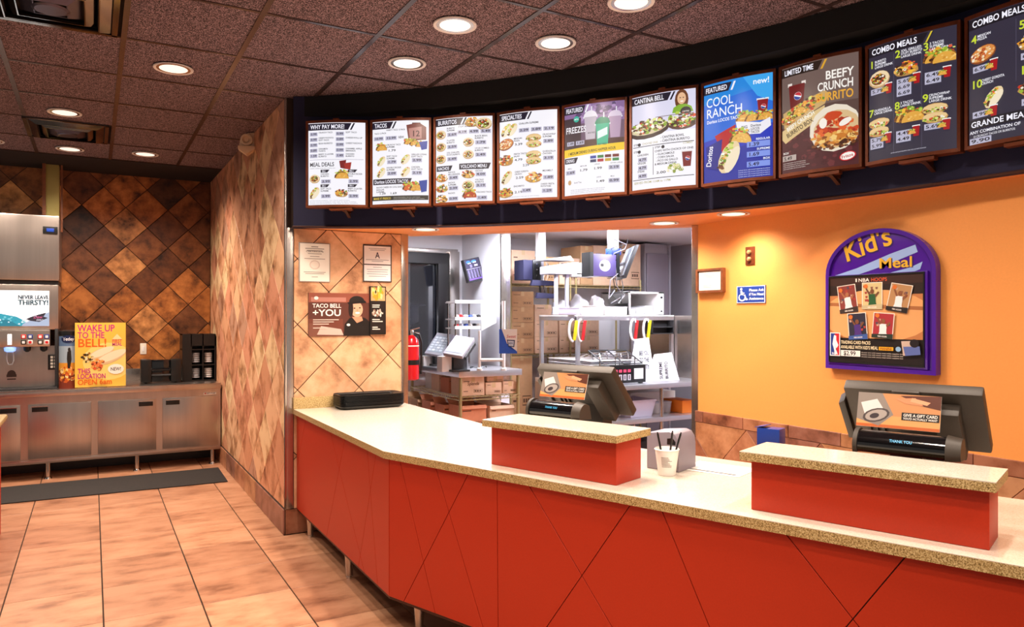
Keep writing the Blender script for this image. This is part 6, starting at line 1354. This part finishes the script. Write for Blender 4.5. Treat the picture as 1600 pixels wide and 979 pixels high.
obj('pole_clamp', M().box((px-.06, Yd+.03, zb), (px+.06, Yd+.13, zb+.07)), 'blue_sign', t, bevel=.004)
for k in range(4):
    r = random.Random(k); obj('cable', M().tube([(px+r.uniform(-.08, .08)+.05*math.sin(j*.9+k), Yd+.02+.05*math.cos(j+k), zb+.16-j*.05-(j > 5)*.03*j) for j in range(9)], .004, 6), 'grey_panel' if k % 2 else 'dark_grey', t, smooth=True)
# tilted screen
P1, P2 = at(999, 382, 7.25), at(979, 434, 7.25); back_ = (at(984, 392, 7.75)-P1); back_.z = 0
sc_ = obj('tilted_screen', M().obox(P1, P2-P1, back_*1.0, Vector((-.03, .01, .0))), 'dark_grey', t, bevel=.004)
n_ = (P2-P1).cross(back_).normalized(); n_ = n_ if n_.x < 0 else -n_
obj('screen_glass', M().obox(P1+n_*.033+(P2-P1)*.06+back_*.06, (P2-P1)*.88, back_*.88, n_*.003), 'screen_grey', sc_)
obj('screen_arm', M().tube([P2+back_*.4-Vector((0, 0, -.1)), P2+Vector((-.12, .1, -.02)), P2+Vector((-.14, .1, -.2)), Vector((P2.x-.05, P2.y+.12, SH+.25))], .006, 8).tube([Vector((xb, Yd+.08, (za+zb)/2)), P1*.5+P2*.5+back_*.5], .018, 8), 'grey_panel', t, smooth=True)
t = thing('hanging_display', 'dark finned display box on the left white ceiling pole', 'monitor', (at(833, 420, 7.9).x, at(833, 420, 7.9).y, 1.9), 'displays hung from the kitchen ceiling')
Yd = at(833, 420, 7.9).y; xa, xb = aty(818, 420, Yd).x, aty(849, 420, Yd).x; za, zb = aty(833, 437, Yd).z, aty(833, 406, Yd).z
obj('monitor_box', M().box((xa, Yd, za), (xa+(xb-xa)*.45, Yd+.2, zb)), 'navy', t, bevel=.004); obj('monitor_back', M().box((xa+(xb-xa)*.47, Yd+.0, za), (xb-.03, Yd+.2, zb)), 'black_plastic', t, bevel=.004); obj('side_fin', M().box((xb-.03, Yd-.01, za), (xb, Yd+.18, zb+.02)), 'steel_bright', t)
for k in range(3): obj('screw', M().cyl((xa+(xb-xa)*.66, Yd, za+.05+k*.06), (xa+(xb-xa)*.66, Yd-.006, za+.05+k*.06), .009, n=10), 'chrome', t)
px = (aty(838, 380, Yd+.06).x+aty(852, 380, Yd+.06).x)/2
obj('ceiling_pole', M().box((px-.045, Yd+.03, zb), (px+.045, Yd+.1, KC-.002)), 'white_plastic', t, bevel=.004)
for k in range(3):
    r = random.Random(k+5); obj('cable', M().tube([(xb+.02+.03*math.sin(j*.8+k), Yd-.02, zb-.02-j*.055) for j in range(8)], .004, 6), 'white_plastic' if k != 1 else 'dark_grey', t, smooth=True)
for k, (u0, u1, v0, v1) in enumerate(((830, 866, 437, 446), (838, 868, 457, 466))):
    a, b = at(u0, v0, 7.8), at(u1, v1, 7.8); obj('keypad', M().prism([(a.x, a.y, b.z), (b.x, b.y, b.z), (b.x, b.y, a.z-.015), (a.x+.02, a.y, a.z)], (.05, .12, .01)), 'navy', t, bevel=.004)
obj('keypad_arm', M().cyl((xb+.0, Yd+.08, za-.02), (xb+.02, Yd+.08, at(850, 462, 7.8).z), .012, n=10).cyl((xb+.0, Yd+.08, za-.02), (xb-.02, Yd+.08, za+.05), .012, n=10), 'dark_grey', t)
# sauce guns hanging from the front rail
for k, (u, ma, nm) in enumerate(((897, 'yellow_plastic', 'yellow handled sauce gun, left of the left pair under the rail'), (910, 'red_plastic', 'red handled sauce gun, right of the left pair under the rail'), (992, 'red_plastic', 'red handled sauce gun, left of the right pair under the rail'), (1012, 'yellow_plastic', 'yellow handled sauce gun, right of the right pair under the rail'))):
    p = aty(u, 500, 6.2); z = SH-.05; t = thing('sauce_gun', nm, 'sauce gun', (p.x, 6.2, z-.25), 'sauce guns under the steel rail')
    obj('handle', M().obox((p.x-.012, 6.185, z-.2), (.026, 0, 0), (0, .026, 0), (.03, 0, .2)), ma, t, bevel=.005)
    obj('loop', M().tube([(p.x-.03-.045*math.sin(a)+.015, 6.2, z-.1+.11*math.cos(a)) for a in [j*math.pi/10 for j in range(11)]], .013, 8), 'white_plastic', t, smooth=True)
    obj('hook', M().tube([(p.x+.01, 6.2, z-.02), (p.x+.01, 6.21, z+.01), (p.x+.01, 6.235, z+.012)], .005, 6), 'chrome', t)
# food well with pans
t = thing('food_well', 'stainless food well with stacked pans on the prep table', 'food well', (4.6, 6.2, PZ))
obj('well_body', M().box((4.36, 6.12, PZ+.002), (4.93, 6.9, PZ+.13)), 'steel_bright', t, bevel=.006)
for k in range(5): obj('pan_rim', M().box((4.36, 6.1, PZ+.135+k*.018), (4.93, 6.9, PZ+.144+k*.018)), 'steel_bright' if k % 2 else 'white_plastic', t, bevel=.003)
for k in range(6):
    x = 4.41+k*.09; obj('pan_handle', M().tube([(x, 6.13, PZ+.226), (x+.01, 6.16, PZ+.26+.02*(k % 3)), (x+.05, 6.3, PZ+.28), (x+.06, 6.5, PZ+.23)], .007, 6), 'chrome', t, smooth=True)
obj('scoop', lump((4.75, 6.3, PZ+.27), .06, .08, .045, 81, 2), 'grey_panel', t, smooth=True)
obj('scoop', lump((4.62, 6.4, PZ+.27), .05, .08, .05, 82, 2), 'dark_grey', t, smooth=True)
# wire baskets and controller
Yb = 5.86
for k, (u0, u1) in enumerate(((944, 974), (975, 1004))):
    a, b = aty(u0, 549, Yb), aty(u1, 567, Yb)
    t = thing('wire_basket', ['left', 'right'][k]+' slanted wire basket above the prep table controller', 'basket', ((a.x+b.x)/2, Yb, PZ+.13), 'wire baskets on the prep table')
    m = M().tube([(a.x, Yb, b.z), (b.x-.004, Yb, b.z), (b.x-.034, Yb+.22, a.z), (a.x-.03, Yb+.22, a.z), (a.x, Yb, b.z)], .007, 6)
    obj('basket_rim', m, 'dark_grey', t, smooth=True)
    m = M()
    for j in range(7): f = j/6; m.tube([(a.x-.03*f+.005, Yb+.22*f, b.z+(a.z-b.z)*f), (b.x-.034*f-.008, Yb+.22*f, b.z+(a.z-b.z)*f)], .004, 6)
    obj('basket_wires', m, 'chrome', t, smooth=True)
    obj('basket_leg', M().cyl((a.x+.02, Yb+.1, PZ+.002), (a.x+.02, Yb+.1, (a.z+b.z)/2), .006, n=8).cyl((b.x-.02, Yb+.1, PZ+.002), (b.x-.02, Yb+.1, (a.z+b.z)/2), .006, n=8), 'chrome', t)
a, b = aty(957, 571, 5.8), aty(1009, 594, 5.8)
t = thing('timer_panel', 'black timer panel with red lights and small white screen on the prep table', 'panel', ((a.x+b.x)/2, 5.8, PZ))
obj('panel_box', M().box((a.x, 5.8, PZ+.012), (b.x, 5.85, a.z)), 'black_plastic', t, bevel=.004); obj('panel_foot', M().box((a.x+.03, 5.81, PZ+.001), (a.x+.06, 5.85, PZ+.012)).box((b.x-.06, 5.81, PZ+.001), (b.x-.03, 5.85, PZ+.012)), 'black_plastic', t)
c = Canvas(plane_fn((a.x, 5.8, a.z), (1,0,0), (0,0,-1), (0,-1,0), (b.x-a.x)/100, (a.z-PZ-.012)/50), base=.001)
for k in range(4): c.rect(6+k*13, 12, 15+k*13, 20, '#d84a6a', 1); c.rect(6+k*13, 26, 15+k*13, 42, '#c8c4cc', 1); c.rect(9+k*13, 28, 12+k*13, 40, '#3a3034', 1)
c.rect(64, 10, 92, 40, '#e8e8ec', 1); c.build(t, names=('panel_print', 'x'))
# printed paper bags
def bag(label, u0, u1, v0, v1, Y, lines, vertical=False):
    a, b = aty(u0, v0, Y), aty(u1, v1, Y); zb = max(b.z, PZ+.002)
    zb = PZ+.002
    t = thing('paper_bag', label, 'bag', ((a.x+b.x)/2, Y, zb), 'printed paper bags on the prep table')
    w = b.x-a.x
    obj('bag_body', M().add([(a.x, Y, zb), (b.x, Y, zb), (b.x, Y+.1, zb), (a.x, Y+.1, zb), (a.x+w*.22, Y+.03, a.z-.01), (b.x-w*.22, Y+.03, a.z+.004), (b.x-w*.2, Y+.05, a.z), (a.x+w*.2, Y+.05, a.z-.015)], [(0,3,2,1), (4,5,6,7), (0,1,5,4), (1,2,6,5), (2,3,7,6), (3,0,4,7)]), 'bag_white', t, bevel=.004)
    hh = a.z-zb
    c = Canvas(lambda x, y, d: Vector((a.x+w*x/100, Y+.03*(1-y/100)-d*1.0, a.z-hh*y/100)), base=.003); c.strip = 200
    for k, s in enumerate(lines):
        if vertical: c.text(s, 40+k*20, 92, 11, '#24242c', 62, rise=-math.pi/2)
        else: c.text(s, 52, 40+k*16, 10, '#24242c', 44, align='C')
    c.build(t, names=('bag_picture', 'bag_lettering'))
bag('upright white paper bag with printed slogan behind the timer panel', 990, 1024, 528, 585, 5.98, ('SEE YOU', 'TO THE', 'PARTY'))
bag('wide white paper bag with sideways lettering at the right of the prep table', 1018, 1062, 552, 590, 5.86, ('SUPREME', 'BURRITO'), True)
# lower shelf
LZ = .566
def lower(u0, u1, vt, Y): a, b = aty(u0, vt, Y), aty(u1, vt, Y); return a.x, b.x, a.z
x0, x1, zt = lower(984, 1024, 627, 5.78)
t = thing('storage_bin', 'pale plastic storage bin on the lower prep shelf', 'bin', ((x0+x1)/2, 5.9, LZ))
zt = max(zt, LZ+.12)
obj('bin_wall', M().add([(x0+.03, 5.8, LZ+.001), (x1-.03, 5.8, LZ+.001), (x1-.03, 6.1, LZ+.001), (x0+.03, 6.1, LZ+.001), (x0, 5.77, zt), (x1, 5.77, zt), (x1, 6.13, zt), (x0, 6.13, zt), (x0+.012, 5.785, zt), (x1-.012, 5.785, zt), (x1-.012, 6.115, zt), (x0+.012, 6.115, zt), (x0+.04, 5.81, LZ+.01), (x1-.04, 5.81, LZ+.01), (x1-.04, 6.09, LZ+.01), (x0+.04, 6.09, LZ+.01)], [(0,3,2,1), (0,1,5,4), (1,2,6,5), (2,3,7,6), (3,0,4,7), (4,5,9,8), (5,6,10,9), (6,7,11,10), (7,4,8,11), (8,9,13,12), (9,10,14,13), (10,11,15,14), (11,8,12,15), (12,13,14,15)]), 'bin_plastic', t)
obj('bin_rim', M().tube([(x0, 5.77, zt), (x1, 5.77, zt), (x1, 6.13, zt), (x0, 6.13, zt), (x0, 5.77, zt)], .008, 6), 'bin_plastic', t, smooth=True)
for k, (u0, u1, vt, nm) in enumerate(((1024, 1040, 640, 'small white tub beside the pale bin on the lower shelf'), (1042, 1056, 634, 'clear tub at the middle of the lower shelf'))):
    x0, x1, zt = lower(u0, u1, vt, 5.86); R_ = (x1-x0)/2
    t = thing('food_tub', nm, 'tub', ((x0+x1)/2, 5.9, LZ), 'tubs on the lower prep shelf'); obj('tub_body', M().lathe([(R_*.8, .001), (R_, .1), (R_*1.05, .105)], ((x0+x1)/2, 5.95, LZ), 18), 'white_plastic' if k == 0 else 'clear_plastic', t, smooth=True); obj('tub_lid', M().lathe([(R_*1.06, .106), (R_*1.06, .118), (0, .12)], ((x0+x1)/2, 5.95, LZ), 18), 'clear_plastic', t, smooth=True)
x0, x1, zt = lower(1066, 1088, 622, 5.80)
one('orange_crate', M().box((x0, 5.8, LZ+.001), (x1, 6.1, LZ+.13)), 'orange_plastic', 'orange crate at the right end of the lower prep shelf', 'crate', bevel=.006)
x0, x1, zt = lower(990, 1060, 612, 6.3)
one('white_carton', M().box((x0, 6.35, LZ+.001), (x1, 6.75, LZ+.17)), 'paper', 'long white carton at the back of the lower prep shelf', 'carton', bevel=.004)
x0, x1, zt = lower(978, 1000, 600, 5.9)
one('paper_heap', lump((4.50, 5.95, LZ+.08), .09, .09, .12, 91), 'bag_white', 'crumpled white cloth at the left of the lower prep shelf', 'cloth', smooth=True)
# floor crate under the prep table
one('storage_crate', M().box((4.55, 5.9, .001), (5.1, 6.5, .3)), 'dark_grey', 'dark crate on the floor under the prep table', 'crate', bevel=.01)
